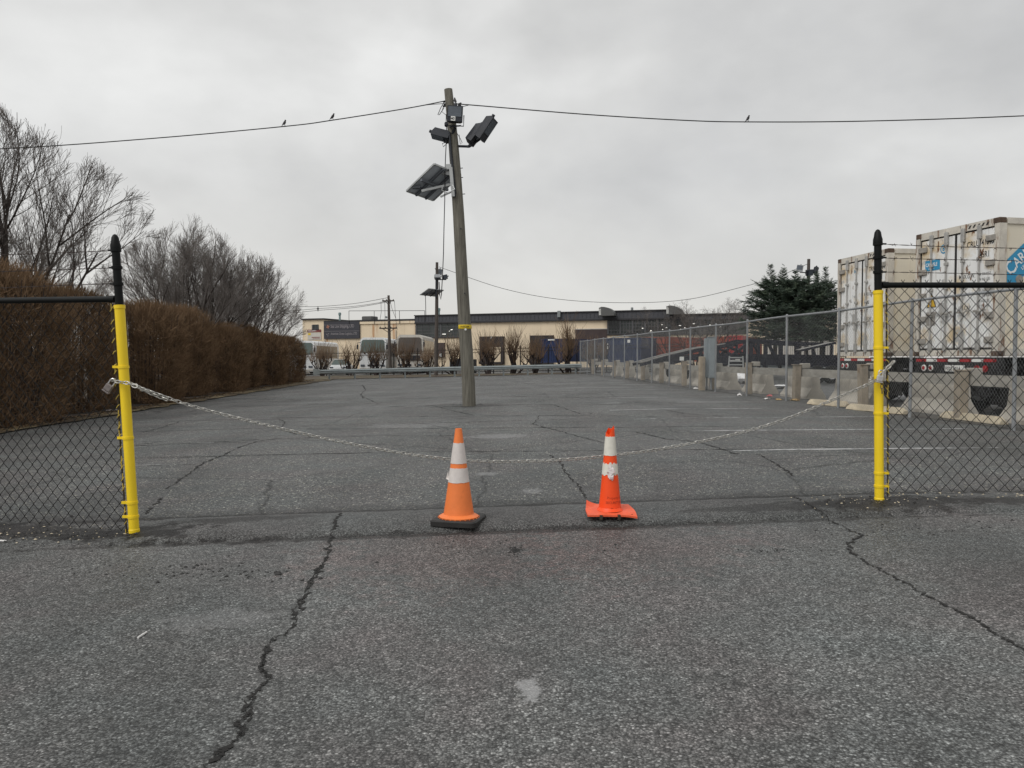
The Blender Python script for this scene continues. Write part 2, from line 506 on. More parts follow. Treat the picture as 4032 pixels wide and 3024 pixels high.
m_panelrail = M('solar_panel_rails', (0.13, 0.14, 0.16), 0.5, var=0.2, scale=4)
m_alu = M('aluminium', (0.45, 0.46, 0.46), 0.4, 0.4, var=0.15, scale=3)
m_cable = M('black_cable', (0.02, 0.02, 0.022), 0.6, var=0.2)
m_ylabel = M('yellow_tag', (0.70, 0.50, 0.02), 0.5, var=0.1)
m_wlabel = M('white_tag', (0.75, 0.75, 0.72), 0.5, var=0.08)
m_ink = M('black_ink', (0.02, 0.02, 0.02), 0.6, var=0.1)
m_bird = M('bird_feathers', (0.022, 0.020, 0.022), 0.6, var=0.4, scale=60)

m_twigh = M('hedge_twigs', (0.195, 0.127, 0.076), 0.9, var=0.6, scale=1.6, spec=.1)
m_bark = M('bare_bark', (0.060, 0.048, 0.042), 0.85, var=0.4, scale=3)
m_twig = M('bare_twigs', (0.17, 0.15, 0.137), 0.85, var=0.35, scale=2)
m_twigtan = M('tan_twigs', (0.16, 0.105, 0.065), 0.85, var=0.3, scale=2)
m_shrubbark = M('shrub_bark', (0.035, 0.026, 0.024), 0.85, var=0.4, scale=4)
m_needle = M('conifer_needles', (0.042, 0.064, 0.044), 0.7, var=0.5, scale=1.3, spots=[((0.10, 0.13, 0.085), 2.2, 0.52, 0.1, None)])
m_iron = M('black_iron', (0.012, 0.011, 0.011), 0.5, var=0.2)

m_cream = M('cream_wall', (0.76, 0.63, 0.46), 0.85, var=0.10, scale=0.5, spots=[((0.52, 0.40, 0.26), 1.6, 0.58, 0.14, (1.5, 1.5, 0.12))])
m_creamrust = M('cream_wall_rust', (0.75, 0.62, 0.45), 0.85, var=0.10, scale=0.5, spots=[((0.42, 0.18, 0.06), 1.5, 0.57, 0.12, (1.0, 1.0, 0.06))])
m_fascia = M('grey_metal_fascia', (0.065, 0.066, 0.075), 0.6, var=0.15, scale=1.0, stretch=(4, 1, .2))
m_fasciad = M('dark_trim', (0.032, 0.031, 0.034), 0.6, var=0.2, scale=1)
m_glass = M('dark_window', (0.045, 0.052, 0.052), 0.12, var=0.55, scale=0.5, spots=[((0.12, 0.12, 0.11), 0.7, 0.58, 0.15, (1, 1, 2.5))])
m_mull = M('window_bars', (0.085, 0.085, 0.09), 0.6, var=0.1)
m_dock = M('dark_dock', (0.040, 0.034, 0.034), 0.8, var=0.35, scale=1.5)
m_brown = M('brown_door', (0.060, 0.042, 0.040), 0.7, var=0.25, scale=1.2)
m_signd = M('dark_sign', (0.045, 0.045, 0.055), 0.5, var=0.12)
m_signt = M('sign_lettering', (0.24, 0.22, 0.23), 0.6, var=0.1)
m_signo = M('sign_orange', (0.50, 0.20, 0.12), 0.6, var=0.1)
m_maroon = M('maroon_sign', (0.20, 0.055, 0.05), 0.6, var=0.1)
m_roofg = M('roof_metal', (0.26, 0.28, 0.28), 0.55, 0.2, var=0.2, scale=2)
m_hood = M('hood_grey', (0.10, 0.10, 0.098), 0.6, var=0.15, scale=2)
m_ventg = M('vent_green', (0.22, 0.30, 0.30), 0.6, var=0.2)
m_lamp = emit('shop_lights', (1.0, 0.98, 0.9), 1.1)

m_white = M('white_paint', (0.72, 0.73, 0.73), 0.35, var=0.06, scale=1)
m_cwhite = M('bus_cream', (0.55, 0.52, 0.47), 0.4, var=0.1, scale=1)
m_wind = M('windscreen', (0.085, 0.07, 0.06), 0.12, var=0.2, scale=1)
m_windg = M('green_windscreen', (0.10, 0.13, 0.12), 0.12, var=0.2, scale=1)
m_blue = M('blue_container', (0.014, 0.028, 0.085), 0.55, var=0.25, scale=1.5)
m_rust = M('red_container', (0.30, 0.065, 0.035), 0.65, var=0.25, scale=1.5, spots=[((0.16, 0.05, 0.03), 3, 0.6, 0.1, None)])
m_red = M('bright_red_container', (0.42, 0.03, 0.035), 0.6, var=0.2, scale=1.5)
m_dgrey = M('dark_trailer', (0.055, 0.048, 0.05), 0.6, var=0.3, scale=1.5)

RUST = (0.17, 0.075, 0.03)
m_reefer = M('white_reefer_doors', (0.79, 0.79, 0.775), 0.5, var=0.10, scale=1.2, spots=[((0.60, 0.47, 0.29), 1.1, 0.53, 0.12, None), (RUST, 3.6, 0.615, 0.03, (1, 1, .45)), ((0.40, 0.40, 0.39), 1.9, 0.60, 0.03, None), ((0.33, 0.27, 0.20), 1.2, 0.54, 0.22, (6, 6, .30))])
m_reeferside = M('cream_reefer_side', (0.72, 0.66, 0.54), 0.5, var=0.10, scale=0.8, spots=[((0.66, 0.48, 0.25), 0.7, 0.50, 0.2, None), ((0.36, 0.20, 0.09), 1.6, 0.55, 0.14, (2.5, 2.5, .10))])
m_frame = M('rusty_frame', (0.60, 0.56, 0.49), 0.6, var=0.25, scale=2.5, spots=[(RUST, 2.2, 0.54, 0.08, (2.5, 2.5, .5)), ((0.09, 0.05, 0.035), 5, 0.64, 0.05, (1, 1, .4))])
m_cast = M('rusty_casting', (0.10, 0.065, 0.045), 0.75, var=0.5, scale=8)
m_hinge = M('grey_hinge', (0.30, 0.28, 0.25), 0.6, var=0.3, scale=10, spots=[((0.14, 0.07, 0.035), 9, 0.6, 0.1, None)])
m_rod = M('locking_bar', (0.40, 0.39, 0.37), 0.5, 0.2, var=0.3, scale=4, spots=[((0.16, 0.09, 0.05), 4, 0.6, 0.1, None)])
m_logo = M('logo_blue', (0.03, 0.27, 0.48), 0.5, var=0.06, scale=2)
m_logow = M('logo_white', (0.75, 0.78, 0.78), 0.5, var=0.05)
m_gasket = M('door_gasket', (0.03, 0.028, 0.027), 0.7, var=0.3)
m_chassis = M('chassis_black', (0.018, 0.018, 0.019), 0.6, var=0.35, scale=5)
m_redlens = M('red_lens', (0.35, 0.015, 0.02), 0.3, var=0.1)
m_tyre = M('tyre', (0.014, 0.014, 0.014), 0.8, var=0.3, scale=20)
m_rim = M('wheel_rim', (0.40, 0.40, 0.40), 0.4, 0.4, var=0.3, scale=8)
m_conc = M('barrier_concrete', (0.50, 0.465, 0.405), 0.85, var=0.25, scale=1.6, bump=0.4, bscale=25, spots=[((0.24, 0.205, 0.165), 1.3, 0.55, 0.15, (1, 1, .35))])
m_stop = M('tan_concrete', (0.52, 0.45, 0.33), 0.85, var=0.2, scale=4, bump=0.4, bscale=40, spots=[((0.30, 0.27, 0.23), 6, 0.62, 0.1, None)])
m_snow = M('old_snow', (0.72, 0.72, 0.72), 0.8, var=0.15, scale=4, bump=0.6, bscale=9, spots=[((0.30, 0.27, 0.24), 5, 0.62, 0.1, None)])
m_navy = M('navy_steel', (0.012, 0.012, 0.021), 0.6, var=0.35, scale=3, spec=.2)
m_deck = M('worn_deck', (0.27, 0.26, 0.24), 0.6, 0.2, var=0.3, scale=3)
m_cab = M('grey_cabinet', (0.30, 0.34, 0.36), 0.5, 0.1, var=0.12, scale=2)
m_paper = M('litter_white', (0.70, 0.69, 0.67), 0.8, var=0.15, scale=30)
m_card = M('litter_tan', (0.42, 0.29, 0.14), 0.85, var=0.25, scale=20)
m_pink = M('litter_red', (0.60, 0.16, 0.16), 0.6, var=0.3, scale=30)
m_warn = M('warning_yellow', (0.68, 0.42, 0.02), 0.5, var=0.1)

# ------------------------------------------------------------------ setting: ground sheets
def patch(name, p00, p10, p11, p01, nx, ny, dz, mat, kind='structure', wob=0.0, seed=1):
    rg = random.Random(seed)
    mb = MB()
    for j in range(ny + 1):
        for i in range(nx + 1):
            a, b = i / nx, j / ny
            x = (p00[0] * (1 - a) + p10[0] * a) * (1 - b) + (p01[0] * (1 - a) + p11[0] * a) * b
            y = (p00[1] * (1 - a) + p10[1] * a) * (1 - b) + (p01[1] * (1 - a) + p11[1] * a) * b
            w = wob
            if i in (0, nx): x += rg.uniform(-w, w)
            if j in (0, ny): y += rg.uniform(-w, w)
            mb.v.append((x, y, gz(x, y) + dz))
    n = nx + 1
    mb.f = [(j * n + i, j * n + i + 1, (j + 1) * n + i + 1, (j + 1) * n + i) for j in range(ny) for i in range(nx)]
    return tag(mb.build(name, mat, smooth=True), kind=kind)
def bermy(x): return 6.28 + 0.07 * x
patch('ground', (-400, -60), (400, -60), (400, 700), (-400, 700), 100, 100, -0.12, m_ground)
patch('road', (-14, -4), (14, -4), (14, bermy(14)), (-14, bermy(-14)), 40, 20, 0.0, m_road)
def fx(y, off=0.0): return 9.56 + off - 0.0763 * y      # long fence line
def hx(y, off=0.0): return -9.27 + off - 0.0906 * y     # foot of the hedge
patch('parking_lot', (-14, bermy(-14) + .002), (14, bermy(14) + .002), (fx(58.6, .2), 58.6), (hx(56.4, -.6), 56.4), 40, 70, 0.0, m_lot)
patch('yard', (fx(8, .2), 8), (70, 8), (70, 58), (fx(58.6, .2), 58.6), 30, 30, 0.006, m_yard)
patch('far_yard', (-60, 84), (70, 45), (70, 130), (-60, 130), 30, 10, -0.02, m_yard)
patch('verge', (hx(56.1, -8), 55.8), (fx(58.4, .5), 58.3), (fx(62, .5), 62.0), (hx(72, -8), 73), 24, 6, 0.03, m_verge, wob=0.12)
patch('grass_strip', (hx(9, -4.5), 9), (hx(9, 0.0), 9), (hx(57.5, 1.5), 57.5), (hx(57.5, -6), 57.5), 6, 60, 0.03, m_straw, wob=0.16, seed=4)
patch('mulch_bed', (hx(8, -4), 8), (hx(8, -0.15), 8), (hx(52, -0.15), 52), (hx(52, -5), 52), 4, 50, 0.045, m_mulch, wob=0.22, seed=5)

# low asphalt ridge across the gateway
mb = MB()
nx, ny = 90, 10
rg = random.Random(3)
wn0 = [rg.uniform(-.03, .03) for _ in range(nx + 1)]
wn1 = [rg.uniform(-.03, .03) for _ in range(nx + 1)]
def bermh(x, t):
    e = sst(-3.3, -2.7, x) * (1 - sst(2.6, 5.6, x))
    return e * 0.05 * (math.sin(math.pi * min(1, max(0, t))) ** 0.6)
for j in range(ny + 1):
    for i in range(nx + 1):
        x = -3.3 + 8.9 * i / nx
        t = j / ny
        w = 0.47 - 0.05 * sst(1, 5, x)
        y = bermy(x) - w + 2 * w * t + (wn0[i] if t < .5 else wn1[i]) * abs(2 * t - 1)
        mb.v.append((x, y, gz(x, y) + 0.006 + bermh(x, t) - (0.02 if j in (0, ny) else 0)))
mb.f = [(j * (nx + 1) + i, j * (nx + 1) + i + 1, (j + 1) * (nx + 1) + i + 1, (j + 1) * (nx + 1) + i) for j in range(ny) for i in range(nx)]
tag(mb.build('asphalt_ridge', m_berm, smooth=True), kind='structure')
def berm_top(x, y):
    t = (y - bermy(x) + 0.47) / 0.94
    return gz(x, y) + (0.006 + bermh(x, t) if 0 < t < 1 else 0)

# cracks: ragged sunken-looking ribbons, one sheet 4 mm above the asphalt
def crack(mb, pts, w, seed, dz=0.004, sub=14, rag=0.35):
    rg = random.Random(seed)
    pp = []
    for a, b in zip(pts[:-1], pts[1:]):
        for k in range(sub):
            t = k / sub
            q = a.lerp(b, t)
            L = (b - a).length
            q += V((rg.gauss(0, 1), rg.gauss(0, 1), 0)) * min(0.010, L * 0.035) * (1 if k else .3)
            pp.append(q)
    pp.append(pts[-1])
    prev = None
    for i, q in enumerate(pp):
        d = (pp[min(i + 1, len(pp) - 1)] - pp[max(i - 1, 0)]); d.z = 0
        if d.length < 1e-6: continue
        d.normalize()
        s = V((-d.y, d.x, 0))
        ww = w * (0.25 + rg.random() ** 2 * 1.7) * (0.4 if i in (0, len(pp) - 1) else 1)
        o = s * rg.gauss(0, w * rag)
        a, b = q + o + s * ww / 2, q + o - s * ww / 2
        for c_ in (a, b):
            c_.z = max(gz(c_.x, c_.y), berm_top(c_.x, c_.y)) + dz
        k = len(mb.v)
        mb.v += [tuple(a), tuple(b)]
        if prev is not None:
            mb.f.append((prev, prev + 1, k + 1, k))
        prev = k
mb = MB()
CR = [
 (0.019, [(1340,2044),(1320,2086),(1301,2138),(1285,2209),(1230,2287),(1197,2364),(1165,2442),(1139,2507),(1074,2526),(1049,2584),(1023,2649),(1068,2688),(1023,2727),(971,2779),(964,2850),(926,2872),(964,2902),(906,2960),(835,3024),(700,3150)]),
 (0.009, [(1290,2200),(1262,2240),(1215,2330),(1140,2440)]), (0.008, [(1049,2560),(1030,2640),(1060,2700)]), (0.008,[(1000,2760),(985,2850),(935,2930)]),
 (0.016, [(3100,1964),(3167,2005),(3262,2052),(3344,2090),(3398,2115),(3340,2144),(3350,2178),(3411,2225),(3499,2269),(3581,2313),(3669,2367),(3784,2422),(3865,2469),(3906,2503),(4032,2571),(4250,2690)]),
 (0.026, [(653,1929),(735,1875),(798,1825),(870,1798),(942,1762),(1015,1739),(1105,1726)]), (0.02, [(640,1960),(600,2000),(570,2030)]),
 (0.022, [(535,1757),(780,1745),(1015,1732),(1250,1722),(1485,1717),(1850,1717)]),
 (0.024, [(535,1807),(800,1800),(1214,1789),(1756,1780),(2100,1779),(2389,1775),(3100,1770)]),
 (0.022, [(1168,1712),(1105,1690),(1123,1662),(1096,1649)]),
 (0.025, [(2127,1635),(2100,1671),(2172,1690),(2253,1712),(2389,1748)]),
 (0.018, [(2163,1793),(2208,1821),(2226,1866),(2281,1920),(2308,1970)]),
 (0.035, [(1711,1599),(1801,1622),(1865,1635)]), (0.035, [(2181,1595),(2290,1631)]),
 (0.03, [(563,1703),(635,1685),(707,1660)]),
 (0.03, [(900,1648),(1300,1643),(1700,1640),(2127,1637),(2600,1640)]),
 (0.03, [(1200,1690),(1600,1689),(2100,1685),(2500,1683),(2900,1680)]),
 (0.045, [(1500,1602),(1800,1595),(2180,1594),(2600,1592)]), (0.05, [(1000,1575),(1400,1570),(1700,1571)]), (0.05, [(1950,1560),(2300,1566),(2500,1563)]),
 (0.05, [(1430,1570),(1420,1550),(1440,1535),(1425,1515)]), (0.05, [(1490,1590),(1425,1560)]),
 (0.03, [(2500,1700),(2620,1730),(2750,1741),(2900,1790)]), (0.025, [(2980,1790),(3060,1830),(3130,1880)]),
 (0.03, [(2600,1610),(2700,1630),(2850,1640)]), (0.04,[(1860,1545),(2200,1541),(2500,1546)]), (0.04,[(900,1600),(1250,1590),(1480,1588)]),
]
for i, (w, pts) in enumerate(CR):
    crack(mb, [G(u, v) for u, v in pts], w, 40 + i)
# seam around the pole foot
crack(mb, [G(1650, 1600), G(1790, 1592), G(1850, 1597), G(1900, 1590)], 0.09, 92)
tag(mb.build('pavement_cracks', m_crack), kind='structure')

# stall lines
def stripe(mb, p, q, w=0.1, dz=0.003):
    p, q = V((*p, 0)), V((*q, 0))
    d = (q - p).normalized()
    s = V((-d.y, d.x, 0)) * w / 2
    n = 8
    for k in range(n):
        a, b = p.lerp(q, k / n), p.lerp(q, (k + 1) / n)
        vs = [a - s, b - s, b + s, a + s]
        for c_ in vs: c_.z = gz(c_.x, c_.y) + dz
        mb.add(vs, [(0, 1, 2, 3)])
mb = MB()
mf = MB()
for k in range(16):
    y = 10.75 + 2.74 * k
    x1 = fx(y, -0.55)
    stripe(mb, (x1, y), (x1 - 5.2, y - 0.4), 0.1)
    x0 = hx(y, 1.1)
    stripe(mf, (x0, y - .9), (x0 + 4.9, y - .5), 0.1)
    if k % 2 == 0 and k > 0:
        stripe(mf, (-3.2, y - .3), (1.2, y), 0.1)
tag(mb.build('parking_lines', m_line), kind='structure')
tag(mf.build('faded_parking_lines', m_line2), kind='structure')

# ------------------------------------------------------------------ chain link helper
def chainlink(mb, p0, p1, zb, zt, pitch=0.050, vper=0.106, r=0.003, spikes=0.0, lean=0.0, seed=0, wav=0.0):
    """woven wire: zb/zt are bottom and top heights at both ends"""
    rg = random.Random(seed)
    p0, p1 = V((*p0, 0)), V((*p1, 0))
    L = (p1 - p0).length
    e = (p1 - p0) / L
    nrm = V((-e.y, e.x, 0))
    cols = int(L / pitch)
    ring = [e * r, nrm * r * .9 - e * r * .5, -nrm * r * .9 - e * r * .5]
    for i in range(cols):
        s0 = (i + .5) * pitch
        a = s0 / L
        b_, t_ = zb[0] * (1 - a) + zb[1] * a, zt[0] * (1 - a) + zt[1] * a
        n = int((t_ - b_) / (vper / 2))
        k0 = len(mb.v)
        for j in range(n + 1):
            z = t_ - (n - j) * vper / 2
            sg = 1 if (i + j) % 2 == 0 else -1
            q = p0 + e * (s0 + sg * pitch * .5 + lean * (z - b_) * (1 - a)) + nrm * (sg * r * .9 + wav * math.sin(s0 * 2.3 + z * 3.1))
            for o in ring:
                mb.v.append((q.x + o.x, q.y + o.y, z))
        for j in range(n):
            for k in range(3):
                mb.f.append((k0 + j * 3 + k, k0 + j * 3 + (k + 1) % 3, k0 + j * 3 + 3 + (k + 1) % 3, k0 + j * 3 + 3 + k))
        if spikes and i % 2 == n % 2:
            q = p0 + e * (s0 + pitch * .5) + V((0, 0, t_))
            for sg in (-1, 1):
                mb.tube([q, q + V((0, 0, spikes * .55)) + e * sg * .003, q + V((0, 0, spikes)) + e * sg * .014], r * .9, 3)
def barbed(mb, p, q, sag=0.015, r=0.0022, step=0.14, seed=0):
    rg = random.Random(seed)
    p, q = V(p), V(q)
    n = max(8, int((q - p).length / 0.035))
    a, b, c0 = [], [], []
    for i in range(n + 1):
        t = i / n
        c_ = p.lerp(q, t) - V((0, 0, 4 * sag * t * (1 - t)))
        c_ += V((0, 0, math.sin(t * 9 + seed) * .004))
        o = V((0, math.cos(i * 1.1), math.sin(i * 1.1))) * r * 1.1
        a.append(c_ + o); b.append(c_ - o); c0.append(c_)
    mb.tube(a, r, 4); mb.tube(b, r, 4)
    d = (q - p).normalized()
    for k in range(2, n - 1, 4):
        c_ = c0[k]
        for _ in range(4):
            dd = V((rg.uniform(-.5, .5), rg.uniform(-1, 1), rg.uniform(-1, 1))).normalized()
            mb.tube([c_, c_ + dd * .024], r * .8, 3)

# ------------------------------------------------------------------ gate fences with yellow posts
def gate_fence(label, base, top, end, zb, zt, barbz, sgn, seed):
    f = thing('chain_link_fence', label, 'fence', base)
    base, top = V(base), V(top)
    ax = (top - base)
    L = ax.length
    axn = ax.normalized()
    loc = lambda q: V(q) - base
    at = lambda z: axn * (z - base.z) / axn.z
    zy = zt[0] - 0.045 - base.z
    rot = axn.to_track_quat('Z', 'Y').to_matrix().to_4x4()
    mb = MB()
    r = 0.036
    mb.lathe([(r - .006, -.1), (r - .006, L - .11)], 24, rot)
    post = mb.build('post', m_black, f, 30)
    mb = MB(); mb.lathe([(r + .002, -.0), (r + .004, .012), (r + .004, .055), (r + .001, .06), (r + .001, zy - .03), (r + .005, zy - .028), (r + .005, zy), (r - .007, zy + .002)], 28, rot)
    mb.build('sleeve', m_yellow, post, 30)
    mb = MB()
    mb.lathe([(r - .004, L - .115), (r + .002, L - .11), (r + .002, L - .085), (r - .005, L - .06), (r * .72, L - .025), (r * .4, L - .006), (r * .1, L)], 24, rot)
    mb.build('cap', m_black, post, 40)
    # tension bands
    for fr in (0.085, 0.145, 0.42, 0.72):
        mb = MB()
        z = fr * zy * 1.02
        mb.lathe([(r + .002, z - .011), (r + .0055, z - .010), (r + .0055, z + .010), (r + .002, z + .011)], 24, rot)
        c = at(base.z + z)
        mb.box(c + V((sgn * (r + .022), -.004, 0)), (.045, .014, .02))
        mb.build('tension_band', m_yellow, post, 30)
    bt = V((*end, 0)) - base
    e = V((bt.x, bt.y, 0)).normalized()
    endl = V((bt.x, bt.y, 0))
    # barb arms and wires
    for k, (za, zc) in enumerate(barbz):
        mb = MB()
        c = at(za)
        mb.lathe([(r, (za - base.z) - .012), (r + .003, (za - base.z) - .011), (r + .003, (za - base.z) + .011), (r, (za - base.z) + .012)], 20, rot)
        mb.tube([c + e * r * .8, c + e * (r + .035)], .007, 6)
        mb.build('wire_clip', m_black, post, 30)
        mb = MB()
        barbed(mb, c + e * (r + .035), endl + V((0, 0, zc - base.z)), .02, seed=seed + k)
        mb.build('barbed_wire', m_barb, f)
    mb = MB()
    rz0, rz1 = zt[0] - base.z, zt[1] - base.z
    a = at(zt[0])
    mb.tube([a + e * .045, a + e * .09, a.lerp(endl, .5) * 1.0 + V((0, 0, 0)) * 0, endl + V((0, 0, rz1))] if False else [a + e * .037, V((endl.x, endl.y, rz1))], .024, 14)
    mb.tube([a + e * .032, a + e * .085], .028, 12)
    mb.build('top_rail', m_black, f, 40)
    mb = MB()
    st = base.xy + (e * .072).xy
    b2 = at(zb[0]).xy + st
    lean = 0.0
    chainlink(mb, (b2.x - base.x, b2.y - base.y), (endl.x, endl.y), (zb[0] - base.z, zb[1] - base.z), (zt[0] - base.z + .0, zt[1] - base.z + .0), lean=(axn.x / axn.z) * (1 if sgn > 0 else -1), spikes=.045, r=.0035, seed=seed, wav=.006)
    mb.build('wire_mesh', m_wire, f)
    # tension bar laced with wire
    mb = MB()
    q0, q1 = at(zb[0] - .02) + e * .072, at(zt[0] - .03) + e * .072
    mb.tube([q0, q0.lerp(q1, .35) + e * .006, q0.lerp(q1, .7) - e * .004, q1], .007, 6)
    mb.build('tension_bar', m_tbar, f)
    rg = random.Random(seed + 7)
    for k in range(22):
        mb = MB()
        t = (k + rg.uniform(.1, .6)) / 22
        q = q0.lerp(q1, t)
        mb.tube([q + e * .012 + V((0, -.012, -.01)), q + V((0, -.014, .006)), q - e * .014 + V((0, -.006, .022 + rg.uniform(-.01, .01)))], .0032, 4)
        if rg.random() < .45:
            mb.tube([q + V((0, -.012, .0)), q + V((rg.uniform(-.006, .006), -.012, .05))], .0035, 4)
        mb.build('tie_wire', m_tagw, f)
    # far line post carrying the run outside the picture
    mb = MB()
    mb.tube([V((endl.x, endl.y, zb[1] - base.z - .1)), V((endl.x, endl.y, barbz[0][1] - base.z + .1))], .036, 16)
    mb.build('line_post', m_black, f, 40)
    return f
LB = P(530, 2112, 5.93)
LT = P(452, 922, 5.93)
gate_fence('black chain link fence panel with leaning yellow sleeved post beside the brown hedge', LB, LT, (-6.9, 7.05), (-0.13, -0.16), (1.70, 1.74),
           [(P(440, 984, 5.93).z, 2.14), (P(440, 1053, 5.93).z, 2.00), (P(440, 1117, 5.93).z, 1.86)], -1, 11)
RB = P(3462, 1986, 6.5)
RT = P(3456, 903, 6.5)
gate_fence('black chain link fence panel with upright yellow sleeved post in front of the white containers', RB, RT, (6.6, 6.52), (0.09, 0.09), (1.86, 1.86),
           [(2.205, 2.14), (2.09, 2.05), (1.97, 1.95)], 1, 23)

# ------------------------------------------------------------------ chain and locks
def chain_links(mb, pts, pitch=0.034, r=0.0041, wd=0.0122, ln=0.0230, ph=0):
    pts = [V(p) for p in pts]
    acc = [0.0]
    for a, b in zip(pts[:-1], pts[1:]): acc.append(acc[-1] + (b - a).length)
    L = acc[-1]
    n = int(L / pitch)
    def at(s):
        s = max(0, min(L, s))
        for i in range(len(pts) - 1):
            if acc[i + 1] >= s:
                return pts[i].lerp(pts[i + 1], (s - acc[i]) / max(1e-9, acc[i + 1] - acc[i]))
        return pts[-1]
    for i in range(n + 1):
        s = i * L / n
        c = at(s); d = (at(s + .01) - at(s - .01)).normalized()
        up = V((0, 0, 1)) - d * d.z
        up = up.normalized() if up.length > .05 else d.orthogonal().normalized()
        sd = d.cross(up)
        tw = (0.45 if (i + ph) % 2 else 0.45 + math.pi / 2) + .25 * math.sin(i * .37)
        w = up * math.cos(tw) + sd * math.sin(tw)
        ring = []
        for k in range(12):
            t = 2 * math.pi * k / 12
            x = math.cos(t)
            x = math.copysign(min(1, abs(x) ** .7), x)
            ring.append(c + d * x * ln + w * math.sin(t) * wd)
        nn = d.cross(w)
        k0 = len(mb.v)
        for k, q in enumerate(ring):
            o = (q - c).normalized()
            for j in range(6):
                t = 2 * math.pi * j / 6
                mb.v.append(tuple(q + o * math.cos(t) * r + nn * math.sin(t) * r))
        for k in range(12):
            for j in range(6):
                mb.f.append((k0 + k * 6 + j, k0 + k * 6 + (j + 1) % 6, k0 + ((k + 1) % 12) * 6 + (j + 1) % 6, k0 + ((k + 1) % 12) * 6 + j))
def gl(u): return 5.86 + (u - 515) / (3440 - 515) * 0.58
cp = [(515,1512),(600,1545),(760,1600),(1000,1662),(1250,1720),(1500,1770),(1700,1800),(1870,1815),(2000,1817),(2180,1812),(2370,1797),(2600,1768),(2900,1708),(3100,1648),(3300,1565),(3440,1502),(3475,1470),(3515,1428)]
def smoothpts(a, n=5):
    o = []
    for i in range(len(a) - 1):
        p0, p1, p2, p3 = a[max(0, i - 1)], a[i], a[i + 1], a[min(len(a) - 1, i + 2)]
        for k in range(n):
            t = k / n
            o.append(tuple(0.5 * ((2 * p1[j]) + (-p0[j] + p2[j]) * t + (2 * p0[j] - 5 * p1[j] + 4 * p2[j] - p3[j]) * t * t + (-p0[j] + 3 * p1[j] - 3 * p2[j] + p3[j]) * t ** 3) for j in range(len(p1))))
    return o + [a[-1]]
def cy(u): return gl(u) + (0.11 * sst(900, 1500, u) * (1 - sst(2700, 3200, u)))
mb = MB()
chain_links(mb, [P(u, v, cy(u)) for u, v in smoothpts(cp)])
lp = P(530, 1518, 5.84)
pcx = P(492, 1512, 5.93)
wrap = [P(530, 1520, 5.845), P(500, 1508, 5.852), P(462, 1503, 5.86), P(445, 1497, 5.90), P(450, 1497, 5.97), P(500, 1507, 6.0), P(535, 1515, 5.96), P(560, 1535, 5.885)]
chain_links(mb, wrap, ph=1)
wrap2 = [P(560, 1532, 5.87), P(600, 1552, 5.875), P(650, 1572, 5.88)]
chain_links(mb, wrap2, ph=0)
wrap = [P(3515, 1428, 6.44), P(3500, 1440, 6.5), P(3470, 1462, 6.565), P(3440, 1478, 6.55), P(3428, 1492, 6.48)]
chain_links(mb, wrap, ph=1)
wrap = [P(3515, 1432, 6.42), P(3490, 1452, 6.425), P(3470, 1475, 6.425)]
chain_links(mb, wrap, ph=0)
tag(mb.build('chain', m_chain, smooth=40), 'steel link chain sagging across the gateway between the yellow posts', 'chain')
def padlock(name, label, c, body, shackle, s=1.0, tilt=0.0):
    t = thing(name, label, 'padlock', c)
    t.rotation_euler = (0, tilt, 0)
    mb = MB()
    mb.cbox((0, 0, -.028 * s), (.046 * s, .022 * s, .044 * s), .005 * s)
    mb.cbox((0, 0, -.056 * s), (.049 * s, .025 * s, .010 * s), .003 * s)
    mb.build('lock_body', body, t)
    mb = MB()
    mb.tube([V((math.cos(a) * .016 * s, 0, .018 * s + math.sin(a) * .018 * s)) for a in [math.pi * k / 10 for k in range(11)]], .0045 * s, 8)
    mb.tube([(.016 * s, 0, .018 * s), (.016 * s, 0, -.008 * s)], .0045 * s, 8)
    mb.tube([(-.016 * s, 0, .018 * s), (-.016 * s, 0, -.008 * s)], .0045 * s, 8)
    mb.build('shackle', shackle, t, 40)
    return t
pl = padlock('padlock', 'silver padlock joining the chain on the upright yellow post', P(3467, 1476, 6.405), m_brass, m_brass, 1.1, R(8))
mb = MB()
chain_links(mb, [V((.012, 0, -.058)), V((.013, 0, -.10)), V((.015, 0, -.135))], .03, .0036)
tag(mb.build('chain_tail', m_bronze), 'short brass chain tail hanging under the silver padlock', 'chain').location = P(3467, 1476, 6.405)
pl2 = padlock('padlock', 'dull plastic wrapped padlock hanging behind the leaning yellow post', P(437, 1512, 5.90), m_bag, m_brass, 1.25, R(35))

# ------------------------------------------------------------------ traffic cones
def cone_r(z, H, r0, r1): return r0 + (r1 - r0) * (z / H) ** 0.92
def cone_sec(mb, z0, z1, H, r0, r1, off, n=40, cut=None, jag=0.0, seed=0):
    rg = random.Random(seed)
    rows = 6
    j0 = [rg.uniform(-jag, jag) for _ in range(n)]
    j1 = [rg.uniform(-jag, jag) for _ in range(n)]
    k0 = len(mb.v)
    for j in range(rows + 1):
        for k in range(n):
            t = 2 * math.pi * k / n
            zt = z1 + (cut(t) if cut else 0) + j1[k]
            z = z0 + j0[k] + (zt - z0 - j0[k]) * j / rows
            r = cone_r(z, H, r0, r1) + off
            mb.v.append((r * math.cos(t), r * math.sin(t), z))
    for j in range(rows):
        for k in range(n):
            mb.f.append((k0 + j * n + k, k0 + j * n + (k + 1) % n, k0 + (j + 1) * n + (k + 1) % n, k0 + (j + 1) * n + k))
cx, cyy = -0.42, 6.03
c1 = thing('traffic_cone', 'faded orange traffic cone on a square black rubber base', 'traffic cone', (cx, cyy, berm_top(cx, cyy) + .0), R(-13), 'cones in the gateway')
H, r0, r1 = 0.730, 0.130, 0.026
mb = MB()
mb.lathe([(r0 + .024, .034), (r0 + .026, .042), (r0 + .012, .050), (cone_r(.06, H, r0, r1), .062)], 48, cap=False)
